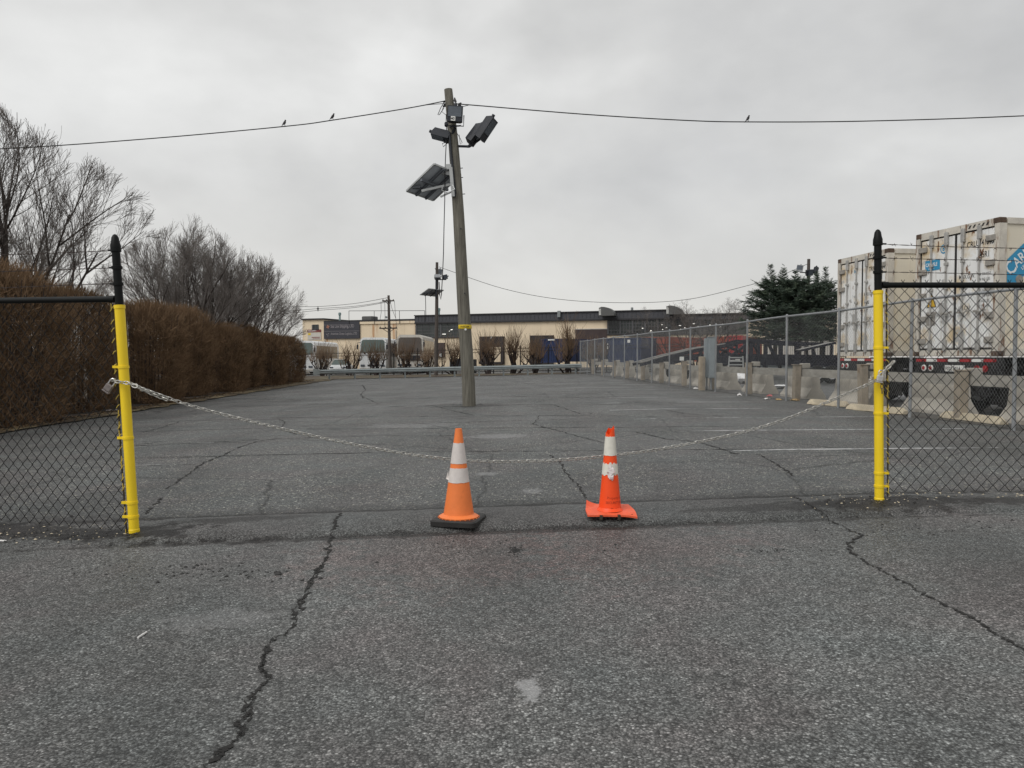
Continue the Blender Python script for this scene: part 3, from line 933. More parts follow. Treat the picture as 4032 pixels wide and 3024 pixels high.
cone_sec(mb, .062, H, H, r0, r1, 0)
mb.lathe([(r1 + .0, H), (r1 - .004, H + .002), (r1 - .006, H - .06)], 40, cap=False)
body = mb.build('cone_body', m_orange, c1, 50)
for k in range(26):
    t = 2 * math.pi * k / 26
    mb = MB()
    mb.box((math.cos(t) * (r0 + .031), math.sin(t) * (r0 + .031), .035), (.008, .008, .006))
    mb.build('base_stud', m_orange, body)

mb = MB()
pol = []
hw, cr = .185, .045
for sx, sy, a0 in ((1, 1, 0), (-1, 1, 90), (-1, -1, 180), (1, -1, 270)):
    for k in range(7):
        a = R(a0 + 15 * k)
        pol.append((sx * (hw - cr) + cr * math.cos(a), sy * (hw - cr) + cr * math.sin(a)))
def plate(mb, pol, z0, z1, bev):
    n = len(pol)
    rows = [(1.0, z0), (1.0, z1 - bev), (1 - bev / hw, z1)]
    vs = [(x * s, y * s, z) for s, z in rows for x, y in pol]
    fs = [(j * n + k, j * n + (k + 1) % n, (j + 1) * n + (k + 1) % n, (j + 1) * n + k) for j in range(2) for k in range(n)]
    fs += [tuple(range(n - 1, -1, -1)), tuple(2 * n + k for k in range(n))]
    mb.add(vs, fs)
plate(mb, pol, -.012, .034, .010)
mb.build('cone_base', m_rubber, c1, 35)
for z0, z1, s in ((.460, .620, 1), (.312, .424, 2)):
    mb = MB()
    cone_sec(mb, z0, z1, H, r0, r1, .0025, jag=.002, seed=s)
    if s == 2:      # peeling corner
        a = R(198)
        rr = cone_r(.34, H, r0, r1)
        mb.add([(rr * math.cos(a), rr * math.sin(a), .345), (rr * math.cos(a + .5), rr * math.sin(a + .5), .327), ((rr + .022) * math.cos(a - .02), (rr + .022) * math.sin(a - .02), .335), ((rr + .004) * math.cos(a), (rr + .004) * math.sin(a), .40)], [(0, 1, 2), (0, 2, 3)])
    mb.build('reflective_band', m_band, c1, 40)

cx, cyy = 0.785, 6.13
c2 = thing('traffic_cone', 'bright red orange traffic cone with torn tip and bent square foot', 'traffic cone', (cx, cyy, berm_top(cx, cyy) + .012), 0, 'cones in the gateway')
H, r0, r1 = 0.712, 0.094, 0.030
tipc = lambda t: -.012 + .026 * math.cos(t - .5) + .01 * math.sin(4 * t)
mb = MB()
mb.lathe([(r0 + .012, .030), (r0 + .004, .04), (cone_r(.05, H, r0, r1), .055)], 40, cap=False)
cone_sec(mb, .055, H - .03, H, r0, r1, 0, cut=tipc, jag=.004, seed=5)
body2 = mb.build('cone_body', m_redor, c2, 50)
for z0, z1, jg in ((.470, .620, .002), (.315, .408, .010)):
    mb = MB()
    cone_sec(mb, z0, z1, H, r0, r1, .0025, jag=jg, seed=9)
    mb.build('reflective_band', m_band2, c2, 40)
mb = MB()
rg = random.Random(2)
for (a, z, w, h, lift) in ((-1.62, .37, .045, .055, .008), (-1.72, .337, .06, .03, .016), (-1.50, .347, .05, .03, .012), (-1.63, .307, .035, .035, .022), (-1.45, .300, .02, .045, .018), (-1.85, .312, .02, .035, .012), (-1.35, .357, .02, .02, .015)):
    r = cone_r(z, H, r0, r1) + .004
    c = V((math.cos(a) * r, math.sin(a) * r, z)); tx = V((-math.sin(a), math.cos(a), 0)); no = V((math.cos(a), math.sin(a), 0))
    pts = []
    for k in range(9):
        t = 2 * math.pi * k / 9
        q = rg.uniform(.6, 1.15)
        pts.append(c + tx * math.cos(t) * w * .5 * q + V((0, 0, math.sin(t) * h * .6 * q)) + no * (lift * rg.uniform(.2, 1.2)))
    mb.add([c + no * lift] + pts, [(0, 1 + k, 1 + (k + 1) % 9) for k in range(9)])
mb.build('torn_film', m_torn, c2)
def onc(z0, a0):
    def fn(q):
        z = z0 + q.y
        r = cone_r(z, H, r0, r1) + .0012
        a = a0 + q.x / r
        return V((r * math.cos(a), r * math.sin(a), z))
    return fn
textmesh('lettering', 'Property of', .030, m_inkred, body2, fn=onc(.128, -1.98), xs=.9)
textmesh('lettering', 'SECURITY IN', .026, m_inkred, body2, fn=onc(.092, -2.1), bold=.0006)
mb = MB()
n = 16
hw2 = .195
def foot(x, y, top):
    z = .018 + .010 * (y / hw2) + (.014 if top else 0)
    d = (-x + y * .8) / hw2 - 1.25
    if d > 0: z += .04 * d + .05 * d * d
    d = (x - y * .9) / hw2 - 1.35
    if d > 0: z -= .03 * d
    z += .004 * math.sin(x * 31) * math.cos(y * 23)
    return z
for top in (1, 0):
    for j in range(n + 1):
        for i in range(n + 1):
            x, y = -hw2 + 2 * hw2 * i / n, -hw2 + 2 * hw2 * j / n
            ex = 1.0 - .06 * (abs(x) * abs(y)) / hw2 ** 2
            mb.v.append((x * ex * (1 + .06 * (y / hw2) * -1), y * ex * .9, foot(x, y, top)))
m_ = n + 1
for j in range(n):
    for i in range(n):
        a = j * m_ + i
        mb.f.append((a, a + 1, a + m_ + 1, a + m_))
        b = a + m_ * m_
        mb.f.append((b, b + m_, b + m_ + 1, b + 1))
per = [i for i in range(m_)] + [j * m_ + n for j in range(1, m_)] + [n * m_ + i for i in range(n - 1, -1, -1)] + [j * m_ for j in range(n - 1, 0, -1)]
for k in range(len(per)):
    a, b = per[k], per[(k + 1) % len(per)]
    mb.f.append((a, a + m_ * m_, b + m_ * m_, b))
mb.build('cone_base', m_redplate, c2, 40)
mb = MB()
for x, y in ((-.09, -.165), (.05, -.165), (.15, -.13), (-.14, .1), (.14, .12)):
    mb.box((x, y, .004), (.022, .03, .036))
mb.build('base_feet', m_tbar, c2)

# ------------------------------------------------------------------ light poles
def flood(parent, c, ax, nrm, L, Wd, T, mat, yoke=True, label40=False):
    """lamp box: ax = long direction, nrm = direction the glass faces"""
    ax, nrm = V(ax).normalized(), V(nrm)
    nrm = (nrm - ax * nrm.dot(ax)).normalized()
    sd = nrm.cross(ax)
    m = Matrix((sd, nrm, ax)).transposed().to_4x4()
    m.translation = V(c)
    mb = MB()
    prof = [(-.5, -.5), (.5, -.5), (.5, .12), (.42, .5), (-.42, .5), (-.5, .12)]
    # tapered back, flat glass side towards +y
    k = [(-Wd / 2 * .7, -T * .5, -L * .46), (Wd / 2 * .7, -T * .5, -L * .46), (Wd / 2 * .7, -T * .5, L * .40), (-Wd / 2 * .7, -T * .5, L * .40),
         (-Wd / 2, T * .1, -L / 2), (Wd / 2, T * .1, -L / 2), (Wd / 2, T * .1, L / 2), (-Wd / 2, T * .1, L / 2),
         (-Wd / 2, T * .5, -L / 2), (Wd / 2, T * .5, -L / 2), (Wd / 2, T * .5, L / 2), (-Wd / 2, T * .5, L / 2)]
    mb.add([m @ V(q) for q in k], [(0, 1, 2, 3)] + [(a, a + 4, (a + 1) % 4 + 4, (a + 1) % 4) for a in range(4)] + [(a + 4, a + 8, (a + 1) % 4 + 8, (a + 1) % 4 + 4) for a in range(4)] + [(11, 10, 9, 8)])
    mb.tube([m @ V((0, 0, L * .42)), m @ V((0, -.02, L * .5 + .09))], .045, 10)
    h = mb.build('floodlight', mat, parent, 30)
    mb = MB()
    mb.box(m @ V((0, T * .5 + .006, L * .12)), (Wd * .86, .012, L * .64), m.to_3x3())
    mb.build('lens', m_lens, h)
    mb = MB()
    if yoke:
        q = [(-Wd / 2 - .03, 0, 0), (-Wd / 2 - .03, -.05, -L * .5 - .07), (Wd / 2 + .03, -.05, -L * .5 - .07), (Wd / 2 + .03, 0, 0)]
        mb.tube([m @ V(a) for a in q], .014, 6)
        mb.build('yoke', m_fixture, h)
    if label40:
        mb = MB()
        mb.box(m @ V((.04, T * .5 + .008, -L * .33)), (.12, .012, .12), m.to_3x3())
        pt = mb.build('number_plate', m_wlabel, h)
        mm = m @ Matrix.Translation((.10, T * .5 + .016, -L * .33 - .035)) @ Matrix(((-1, 0, 0, 0), (0, 0, 1, 0), (0, 1, 0, 0), (0, 0, 0, 1)))
        textmesh('number', '40', .10, m_ink, pt, m=mm, bold=.003)
    return h
def solar(parent, TL, BL, BR, th=.045):
    TL, BL, BR = V(TL), V(BL), V(BR)
    TR = TL + BR - BL
    a, b = (BL - TL), (TR - TL)
    n = a.cross(b).normalized()
    if n.z < 0: n = -n
    mb = MB()
    mb.add([TL, BL, BR, TR, TL + n * th * .6, BL + n * th * .6, BR + n * th * .6, TR + n * th * .6], [(0, 1, 2, 3), (7, 6, 5, 4), (0, 4, 5, 1), (1, 5, 6, 2), (2, 6, 7, 3), (3, 7, 4, 0)])
    p = mb.build('solar_panel', m_panelback, parent)
    mb = MB()
    for q, r_ in ((TL, BL), (BL, BR), (BR, TR), (TR, TL)):
        mb.beam(q, r_, th, th)
    mb.build('panel_frame', m_alu, p)
    mb = MB()
    for t in (.32, .68):
        q, r_ = TL + b * t - n * .05, BL + b * t - n * .05
        mb.beam(q, r_, .06, .06)
    mb.beam(TL + a * .5 - n * .08, TR + a * .5 - n * .08, .07, .07)
    mb.box(TL + a * .78 + b * .14 - n * .03, (.22, .16, .06))
    mb.build('panel_rails', m_panelrail, p)
    return p, TL, BL, BR, TR
PY = 21.5
pole = thing('light_pole', 'tall leaning wooden light pole standing in the middle of the lot', 'light pole', G(1848, 1592))
pb = pole.location.copy()
loc = lambda q: V(q) - pb
rdp = [(1848,1610),(1845,1520),(1838,1400),(1830,1290),(1822,1150),(1814,1000),(1806,850),(1796,700),(1785,560),(1774,440),(1765,352)]
rds = [26.5, 25.8, 25.3, 24.8, 24, 23, 22.2, 21, 19.5, 17.5, 16]
mb = MB()
pp = [loc(P(u, v, PY)) for u, v in rdp]
mb.tube(pp, [r * PY / FPX for r in rds], 20)
polem = mb.build('pole', m_pole, pole, 50)
mb = MB()
c = loc(P(1831, 1287, PY))
mb.lathe([(.186, -.055), (.188, -.05), (.188, .05), (.186, .055)], 20, Matrix.Translation(c))
yb = mb.build('pole_tag', m_ylabel, pole, 30)
textmesh('lettering', '0103204', .075, m_ink, yb, fn=lambda q: c + V((.190 * math.sin(q.x / .19), -.190 * math.cos(q.x / .19), q.y - .025)), align='CENTER', bold=.001)
mb = MB()
mb.lathe([(.03, 0), (.03, .02)], 12, Matrix.Translation(loc(P(1833, 1297, PY - .2))) @ Matrix.Rotation(R(90), 4, 'X'))
mb.build('disc_tag', m_wlabel, pole)
mb = MB()
for u, v in ((1812, 663), (1813, 700), (1821, 765)):
    q = loc(P(u - 8, v, PY)); mb.tube([q, q + V((.13, 0, .01))], .011, 6)
for u, v in ((1830,1155), (1815, 900)):
    q = loc(P(u, v, PY - .16)); mb.tube([q, q + V((0, -.03, 0))], .02, 6)
mb.build('step_bolts', m_fixture, pole)
# conduit
mb = MB()
mb.tube([loc(P(u, v, PY - .16)) for u, v in ((1770, 520), (1776, 600), (1788, 720), (1793, 760), (1790, 775))], .030, 8)
mb.tube([loc(P(u, v, PY - .13)) for u, v in ((1772, 560), (1782, 680), (1786, 770))], .035, 8)
mb.build('conduit', m_fixture, pole, 40)
flood(pole, loc(P(1792, 452, PY - .33)), (.05, -.02, 1), (.0, -1, -.25), .42, .42, .26, m_fixture, True, True)
mb = MB()
mb.tube([loc(P(1768, 500, PY)), loc(P(1775, 498, PY - .3)), loc(P(1815, 495, PY - .3))], .022, 6)
mb.tube([loc(P(1757, 495, PY)), loc(P(1757, 485, PY - .1))], .05, 8)
mb.tube([loc(P(1793, 500, PY - .2)), loc(P(1780, 528, PY - .1))], .04, 6)
mb.tube([loc(P(1785, 575, PY)), loc(P(1850, 577, PY - .1))], .035, 8)
mb.tube([loc(P(1850, 577, PY - .1)), loc(P(1895, 545, PY - .1))], .03, 8)
mb.tube([loc(P(1840, 580, PY - .1)), loc(P(1860, 560, PY - .1))], .03, 8)
mb.tube([loc(P(1778, 565, PY)), loc(P(1750, 560, PY)), loc(P(1742, 545, PY))], .022, 6)
mb.build('bracket', m_fixture, pole, 40)
flood(pole, loc(P(1737, 530, PY)), (-1, .1, .28), (-.25, -.2, -1), .50, .30, .24, m_fixture, False)
flood(pole, loc(P(1870, 528, PY - .1)), (.56, .15, .8), (.8, -.3, -.55), .58, .34, .22, m_fixture, False)
flood(pole, loc(P(1912, 505, PY - .35)), (.56, -.1, .8), (.8, -.35, -.5), .66, .36, .24, m_fixture, False)
sp, TL, BL, BR, TR = solar(pole, loc(P(1710, 646, 21.0)), loc(P(1601, 752, 21.6)), loc(P(1706, 789, 22.4)))
mb = MB()
mb.beam(loc(P(1775, 660, PY - .17)), loc(P(1785, 775, PY - .17)), .14, .09)
mb.beam(loc(P(1660, 752, PY)), loc(P(1780, 725, PY)), .06, .06)
mb.beam(loc(P(1735, 775, PY - .1)), loc(P(1784, 752, PY)), .05, .05)
mb.beam(loc(P(1740, 680, PY)), loc(P(1778, 685, PY)), .12, .10)
mb.box(loc(P(1766, 658, PY - .1)), (.16, .12, .14))
mb.tube([loc(P(1780, 722, PY - .2)), loc(P(1790, 745, PY - .3)), loc(P(1765, 760, PY - .3)), loc(P(1740, 750, PY - .3)), loc(P(1742, 735, PY - .3))], .014, 6)
mb.build('panel_bracket', m_alu, pole)
# hanging loose cable and clutter at the head
mb = MB()
mb.tube([loc(P(u, v, PY - .1)) for u, v in ((1758, 500), (1757, 560), (1754, 620), (1752, 680), (1751, 790), (1748, 900), (1746, 1000), (1742, 1090), (1738, 1160), (1736, 1180), (1731, 1160), (1729, 1110))], .013, 5)
mb.tube([loc(P(u, v, PY)) for u, v in ((1750, 400), (1735, 425), (1724, 452), (1730, 452), (1748, 425))], .010, 5)
mb.tube([loc(P(u, v, PY)) for u, v in ((1748, 410), (1740, 440), (1755, 452), (1770, 450))], .008, 5)
mb.tube([loc(P(u, v, PY)) for u, v in ((1800, 525), (1812, 545), (1820, 562), (1812, 568), (1808, 530))], .008, 5)
mb.tube([loc(P(u, v, PY)) for u, v in ((1764, 562), (1745, 578), (1742, 565), (1755, 560), (1772, 556))], .010, 5)
for u, v in ((1749, 402), (1752, 412), (1748, 420), (1808, 417), (1810, 411)):
    q = loc(P(u, v, PY)); mb.tube([q - V((.03, 0, .0)), q + V((.05, 0, .03))], .03, 7)
mb.tube([loc(P(1785, 410, PY)), loc(P(1800, 408, PY))], .02, 6)
mb.build('cable', m_cable, pole, 40)

def sag(pts, n=10): return smoothpts([tuple(p) for p in pts], n)
mb = MB()
lw = [P(1750, 398, 21.4), P(1600, 427, 21.3), P(1310, 473, 21.2), P(1127, 497, 21.1), P(600, 545, 21.0), P(0, 586, 20.8), P(-900, 618, 20.5), P(-1800, 625, 20.2)]
mb.tube(sag(lw, 6), .0135, 6)
mb.tube(sag([P(1746, 408, 21.4), P(1690, 412, 21.35), P(1640, 420, 21.3)], 4), .009, 5)
tag(mb.build('power_cable', m_cable, smooth=True), 'overhead cable running left from the tall pole over the bare trees', 'cable')
mb = MB()
rw = [P(1800, 410, 21.5), P(1850, 413, 21.5), P(2300, 450, 21.4), P(2700, 474, 21.3), P(2947, 480, 21.2), P(3400, 477, 21.0), P(4032, 456, 20.8), P(4900, 410, 20.5), P(5800, 340, 20.2)]
mb.tube(sag(rw, 6), .0145, 6)
mb.tube(sag([P(1800, 425, 21.45), P(1850, 413, 21.5)], 4), .009, 5)
tag(mb.build('power_cable', m_cable, smooth=True), 'overhead cable running right from the tall pole above the containers', 'cable')

def bird(label, q, yaw, s=1.0):
    mb = MB()
    body = [(-.075, .035, .006), (-.055, .045, .016), (-.02, .06, .030), (.015, .085, .036), (.04, .11, .028), (.052, .128, .020), (.062, .14, .021), (.074, .146, .016), (.083, .145, .006)]
    mb.tube([(x * s, 0, z * s) for x, z, r in body], [r * s for x, z, r in body], 10)
    mb.tube([(.080 * s, 0, .145 * s), (.104 * s, 0, .138 * s)], .005 * s, 6, r1=.001)
    mb.add([(x * s, y * s, z * s) for x, y, z in ((-.06, -.014, .045), (-.06, .014, .045), (-.125, .018, .0), (-.125, -.018, .0), (-.06, 0, .035), (-.12, 0, -.004))], [(0, 1, 2, 3), (0, 3, 5, 4), (1, 4, 5, 2)])
    for y in (-.028, .028):
        mb.tube([(.02 * s, y * s, .09 * s), (-.02 * s, y * 1.1 * s, .065 * s), (-.085 * s, y * .5 * s, .03 * s)], [.008 * s, .013 * s, .003 * s], 6)
    for y in (-.012, .012):
        mb.tube([(.0, y * s, .055 * s), (.004 * s, y * s, .0)], .0035 * s, 4)
    o = tag(mb.build('bird', m_bird, None, 50), label, 'bird', 'birds on the cable')
    o.location = q
    o.rotation_euler = (0, R(-18), yaw)
bird('dark bird perched leftmost on the overhead cable', P(1122, 496, 21.1), R(60))
bird('dark bird on the cable, nearer the tall pole of the left pair', P(1312, 471, 21.2), R(20))
bird('dark bird alone on the long right hand cable', P(2947, 478, 21.2), R(15))
bird('small dark bird sitting against the head of the tall pole', P(1791, 408, 21.45), R(110))

def small_light_pole(label, u, vt, Y, panel):
    b = P(u, 1440, Y); b.z = gz(b.x, b.y)
    t = thing('light_pole', label, 'light pole', b)
    l = lambda q: V(q) - b
    top = l(P(u, vt, Y))
    mb = MB()
    mb.tube([V((top.x * .0 - .12, 0, -.2)), V((-.04, 0, top.z * .5)), V((0, 0, top.z))], [.16, .145, .11], 12)
    mb.build('pole', m_pole2, t, 50)
    return t, l
t2, l2 = small_light_pole('distant light pole with a solar panel beyond the guardrail', 1722, 1033, 62, True)
flood(t2, l2(P(1723, 1090, 61.7)), (1, 0, 0), (0, -.3, -1), .5, .5, .3, m_fixg, False)
flood(t2, l2(P(1752, 1090, 61.8)), (.9, 0, .2), (.2, -1, -.3), .42, .36, .25, m_fixture, False)
flood(t2, l2(P(1732, 1072, 62.2)), (.1, 0, 1), (.4, -1, -.3), .5, .3, .25, m_fixg, False)
solar(t2, l2(P(1688, 1136, 61.4)), l2(P(1653, 1161, 62.0)), l2(P(1712, 1167, 62.8)))
mb = MB()
mb.tube([l2(P(1724, 1101, 62)), l2(P(1757, 1101, 61.8)), l2(P(1757, 1094, 61.8))], .04, 6)
mb.beam(l2(P(1719, 1098, 61.85)), l2(P(1717, 1172, 61.8)), .10, .12)
mb.beam(l2(P(1690, 1158, 62)), l2(P(1728, 1146, 61.9)), .07, .07)
mb.build('bracket', m_fixture, t2)
mb = MB()
mb.tube([l2(P(1675, 1163, 62)), l2(P(1676, 1200, 62)), l2(P(1677, 1260, 62))], .028, 5)
mb.tube([l2(P(1717, 1060, 61.9)), l2(P(1712, 1056, 61.9)), l2(P(1722, 1072, 61.9))], .02, 5)
mb.build('cable', m_cable, t2)
t4, l4 = small_light_pole('far light pole rising behind the dark conifers', 3179, 1020, 58, False)
flood(t4, l4(P(3150, 1058, 57.7)), (.2, 0, 1), (-.7, -1, -.4), .5, .45, .3, m_fixg, False)
flood(t4, l4(P(3186, 1072, 57.6)), (1, 0, .1), (.1, -1, -.5), .5, .45, .3, m_fixture, False)
flood(t4, l4(P(3211, 1065, 57.8)), (.3, 0, 1), (.8, -.8, -.4), .55, .4, .25, m_fixture, False)
mb = MB()
mb.tube([l4(P(3150, 1072, 57.8)), l4(P(3205, 1076, 57.8))], .04, 6)
mb.build('bracket', m_fixture, t4)
mb = MB()
mb.tube(sag([P(1729, 1050, 62), P(1760, 1062, 61.8), P(1980, 1136, 60.5), P(2200, 1178, 60), P(2450, 1192, 59.6), P(2700, 1180, 59), P(2930, 1128, 58.4), P(3060, 1090, 58.2), P(3178, 1040, 58)], 6), .018, 5)
tag(mb.build('power_cable', m_cable, smooth=True), 'thin cable sagging between the two distant light poles', 'cable')

# crossarm utility pole
ub = P(1530, 1440, 67); ub.z = gz(ub.x, ub.y)
up = thing('utility_pole', 'thin utility pole with two crossarms in front of the cream building', 'utility pole', ub)
lu = lambda u, v, d=0: P(u, v, 67 + d) - ub
mb = MB()
mb.tube([lu(1537, 1470), lu(1533, 1330), lu(1530, 1163)], [.15, .13, .10], 10)
mb.build('pole', m_pole2, up, 50)
for (u0, u1, v) in ((1505, 1552, 1184), (1494, 1564, 1292)):
    mb = MB()
    mb.beam(lu(u0, v + 1, -.12), lu(u1, v, -.12), .09, .11)
    mb.beam(lu(u0 + 12, v + 2, -.12), lu(1531, v + 18, -.1), .03, .05)
    mb.beam(lu(u1 - 12, v + 2, -.12), lu(1531, v + 18, -.1), .03, .05)
    for k in range(4):
        q = lu(u0 + 3 + (u1 - u0 - 6) * k / 3, v - 3, -.12)
        mb.lathe([(.03, -.05), (.05, 0), (.03, .06)], 8, Matrix.Translation(q))
    mb.build('crossarm', m_pole2, up)
mb = MB()
for pts in ([(1500, 1187), (1501, 1230), (1496, 1262)], [(1515, 1186), (1516, 1240), (1515, 1300)], [(1553, 1184), (1556, 1225), (1559, 1260), (1564, 1300)], [(1536, 1187), (1545, 1220), (1558, 1252)]):
    mb.tube([lu(u, v, -.15) for u, v in pts], .02, 4)
mb.build('drop_wire', m_cable, up)
mb = MB()
for a, b_, c_, d_ in ((1172, 1255, 1207, 1208), (1186, 1255, 1215, 1224), (1189, 1255, 1222, 1232)):
    mb.tube(sag([P(1527, a, 67), P(1400, (a + c_) / 2 + 5, 69), P(b_, c_, 71), P(1150, d_, 73), P(950, d_ + 14, 77)], 6), .022, 4)
mb.box(P(1252, 1216, 71), (.06, .06, .45))
mb.box(P(1252, 1216, 71), (.18, .06, .12))
tag(mb.build('power_cable', m_cable), 'bundle of three wires running left from the crossarm utility pole', 'cable')

# ------------------------------------------------------------------ long galvanised fence on the right
ed = V((-0.0763, 1, 0)).normalized()
lf = thing('chain_link_fence', 'long grey galvanised chain link fence along the right of the lot', 'fence', (fx(10), 10, 0))
lb = lf.location.copy()
FH = 2.42
ends = [(fx(10.1), 10.1)]
py = 10.1
for k in range(17):
    y = 10.1 + 2.99 * k
    if y > 58.5: break
    x = fx(y)
    rg = random.Random(k)
    z = gz(x, y)
    mb = MB()
    tp = V((x + rg.uniform(-.015, .015), y, z + FH + .02))
    mb.tube([V((x, y, z - .1)) - lb, tp - lb], .033, 12)
    mb.lathe([(.038, -.01), (.038, .03), (.02, .05), (.0, .055)], 12, Matrix.Translation(tp - lb))
    for q in (.3, .8, 1.3, 1.8, 2.2):
        mb.lathe([(.033, -.006), (.037, -.005), (.037, .005), (.033, .006)], 10, Matrix.Translation(V((x, y, z + q)) - lb))
    mb.build('post', m_galv, lf, 40)
mb = MB()
pts = []
for k in range(120):
    y = 10.1 + (58 - 10.1) * k / 119
    x = fx(y)
    pts.append(V((x, y, gz(x, y) + FH + .012 * math.sin(y * .9))) - lb)
mb.tube(pts, .027, 10)
mb.build('top_rail', m_galv, lf, True)
mb = MB()
y0, y1 = 10.1, 58.0
seg = 6
for k in range(seg):
    a, b_ = y0 + (y1 - y0) * k / seg, y0 + (y1 - y0) * (k + 1) / seg
    pa, pb2 = V((fx(a), a, 0)) - lb, V((fx(b_), b_, 0)) - lb
    za, zc = gz(fx(a), a), gz(fx(b_), b_)
    pit = .040 if k < 3 else .05
    chainlink(mb, (pa.x - .03, pa.y), (pb2.x - .03, pb2.y), (za + .05, zc + .05), (za + FH, zc + FH), pitch=pit, vper=pit * 2.4, r=.0018 if k < 3 else .0021, spikes=.04 if k < 2 else 0, seed=k)
mb.build('wire_mesh', m_galvmesh, lf)

# timber guard behind it
tg = thing('timber_guardrail', 'weathered timber post and plank guard behind the grey fence', 'guard rail', (fx(12, .6), 12, 0))
tb = tg.location.copy()
ang = Matrix.Rotation(math.atan(.0763), 3, 'Z')
ys = [11.7 + 3.7 * k for k in range(13)]
for k, y in enumerate(ys):
    rg = random.Random(k + 50)
    x = fx(y, .62); z = gz(x, y)
    mb = MB()
    hgt = 1.0 + rg.uniform(-.04, .06)
    tl = Matrix.Rotation(rg.uniform(-.03, .03), 3, 'Y') @ ang
    mb.cbox(V((x, y, z + hgt / 2 - .05)) - tb, (.19, .2, hgt + .1), .012, tl)
    mb.cbox(V((x, y, z + hgt + .012)) - tb, (.23, .24, .024), .006, tl)
    mb.build('post', m_timber, tg)
    mb = MB()
    mb.cbox(V((x + .24, y, z + hgt - .02)) - tb, (.24, .24, .16), .02, ang)
    mb.build('spacer_block', m_timber2, tg)
    if k:
        y2 = ys[k - 1]
        a, b_ = V((fx(y, .80), y - .0, z + .80)), V((fx(y2, .80), y2 + .012, gz(fx(y2), y2) + .80))
        mb = MB(); mb.beam(a - tb, b_ - tb, .09, .22)
        mb.build('plank', m_timber2, tg)

# jersey barriers
JP = [(-.30, 0), (.30, 0), (.30, .08), (.14, .33), (.085, .80), (.075, .82), (-.075, .82), (-.085, .80), (-.14, .33), (-.30, .08)]
def jersey_mesh(L, seed):
    rg = random.Random(seed)
    mb = MB()
    n = 8
    vs = []
    for j in range(n + 1):
        y = L * j / n
        for x, z in JP:
            vs.append((x + rg.uniform(-.006, .006), y + (rg.uniform(-.02, .02) if j in (0, n) else 0), z + (rg.uniform(-.012, .008) if z > .7 else 0)))
    m_ = len(JP)
    mb.add(vs, [(j * m_ + k, j * m_ + (k + 1) % m_, (j + 1) * m_ + (k + 1) % m_, (j + 1) * m_ + k) for j in range(n) for k in range(m_)] + [tuple(range(m_ - 1, -1, -1)), tuple(n * m_ + k for k in range(m_))])
    return mb
ordn = ['nearest', 'second', 'third', 'fourth', 'fifth', 'sixth', 'seventh', 'eighth', 'ninth', 'tenth', 'eleventh', 'twelfth']
jr = None
for k in range(12):
    y = 12.95 + 3.35 * k
    x = fx(y, 1.3)
    lab = '%s grey concrete jersey barrier from the gate end behind the fence' % ordn[k]
    if jr is None:
        jr = tag(jersey_mesh(1.9, 1).build('jersey_barrier', m_conc), lab, 'barrier', 'jersey barriers behind the fence')
        o = jr
    else:
        o = jr.copy(); C.objects.link(o); o['label'] = lab
    o.location = (x, y, gz(x, y)); o.rotation_euler = (0, 0, math.atan(.0763) + random.Random(k).uniform(-.03, .03))

# wheel stops
def stop_mesh():
    mb = MB()
    L, w, h = 1.83, .20, .135
    rows = []
    for x, s in ((-L / 2, .62), (-L / 2 + .13, 1), (-.3, 1), (.3, 1), (L / 2 - .13, 1), (L / 2, .62)):
        hh, ww = h * (s if s == 1 else .55), w * (.9 if s < 1 else 1)
        rows.append([(x, -ww / 2, .012), (x, -ww / 2 * .93, hh * .45), (x, -ww * .24, hh), (x, ww * .24, hh), (x, ww / 2 * .93, hh * .45), (x, ww / 2, .012)])
    vs = [q for r_ in rows for q in r_]
    fs = [(j * 6 + k, j * 6 + (k + 1) % 6, (j + 1) * 6 + (k + 1) % 6, (j + 1) * 6 + k) for j in range(5) for k in range(6)] + [(5, 4, 3, 2, 1, 0), tuple(30 + k for k in range(6))]
    mb.add(vs, fs)
    for x in (-.45, .45):
        mb.bbox(x - .2, x + .2, -w / 2 + .01, w / 2 - .01, 0, .012)
    return mb
ws = None
for (u0, v0, u1, v1, lab) in ((3187, 1592, 3339, 1604, 'tan concrete wheel stop farthest from the gate, left of the upright post'), (3342, 1612, 3567, 1634, 'tan concrete wheel stop passing behind the upright yellow post'), (3713, 1645, 3952, 1675, 'tan concrete wheel stop seen through the black mesh right of the yellow post')):
    a, b_ = G(u0, v0), G(u1, v1)
    c = (a + b_) / 2
    d = (b_ - a); d.z = 0
    if ws is None:
        ws = tag(stop_mesh().build('wheel_stop', m_stop, None, 25), lab, 'wheel stop', 'concrete wheel stops')
        o = ws
    else:
        o = ws.copy(); C.objects.link(o); o['label'] = lab
    o.location = (c.x, c.y, gz(c.x, c.y)); o.rotation_euler = (0, 0, math.atan2(d.y, d.x))
    o.scale = (min(1.25, d.length / 1.83), 1, 1.1)

# electrical cabinet on a timber post
eb = V((fx(29.6, .15), 29.6, 0))
ec = thing('electrical_cabinet', 'tall grey metal electrical cabinet on a timber post at the fence', 'cabinet', eb)
mb = MB(); mb.cbox((-.17, -.1, .62), (.22, .22, 1.34), .02); mb.build('timber_post', m_timber, ec)
mb = MB(); mb.cbox((.06, .05, 1.24), (.20, .22, 1.5), .01); mb.cbox((.20, -.02, 1.24), (.24, .28, 1.56), .012); mb.cbox((.20, -.02, 2.03), (.28, .32, .03), .008); mb.build('cabinet_box', m_cab, ec)
mb = MB(); mb.cbox((.20, -.165, 1.22), (.20, .012, 1.44), .004); mb.build('door', m_cab, ec)
mb = MB(); mb.tube([(.2, -.02, -.02), (.2, -.02, .5)], .05, 10); mb.tube([(.06, .05, -.02), (.06, .05, .5)], .035, 10); mb.build('conduit', m_galv, ec, 40)

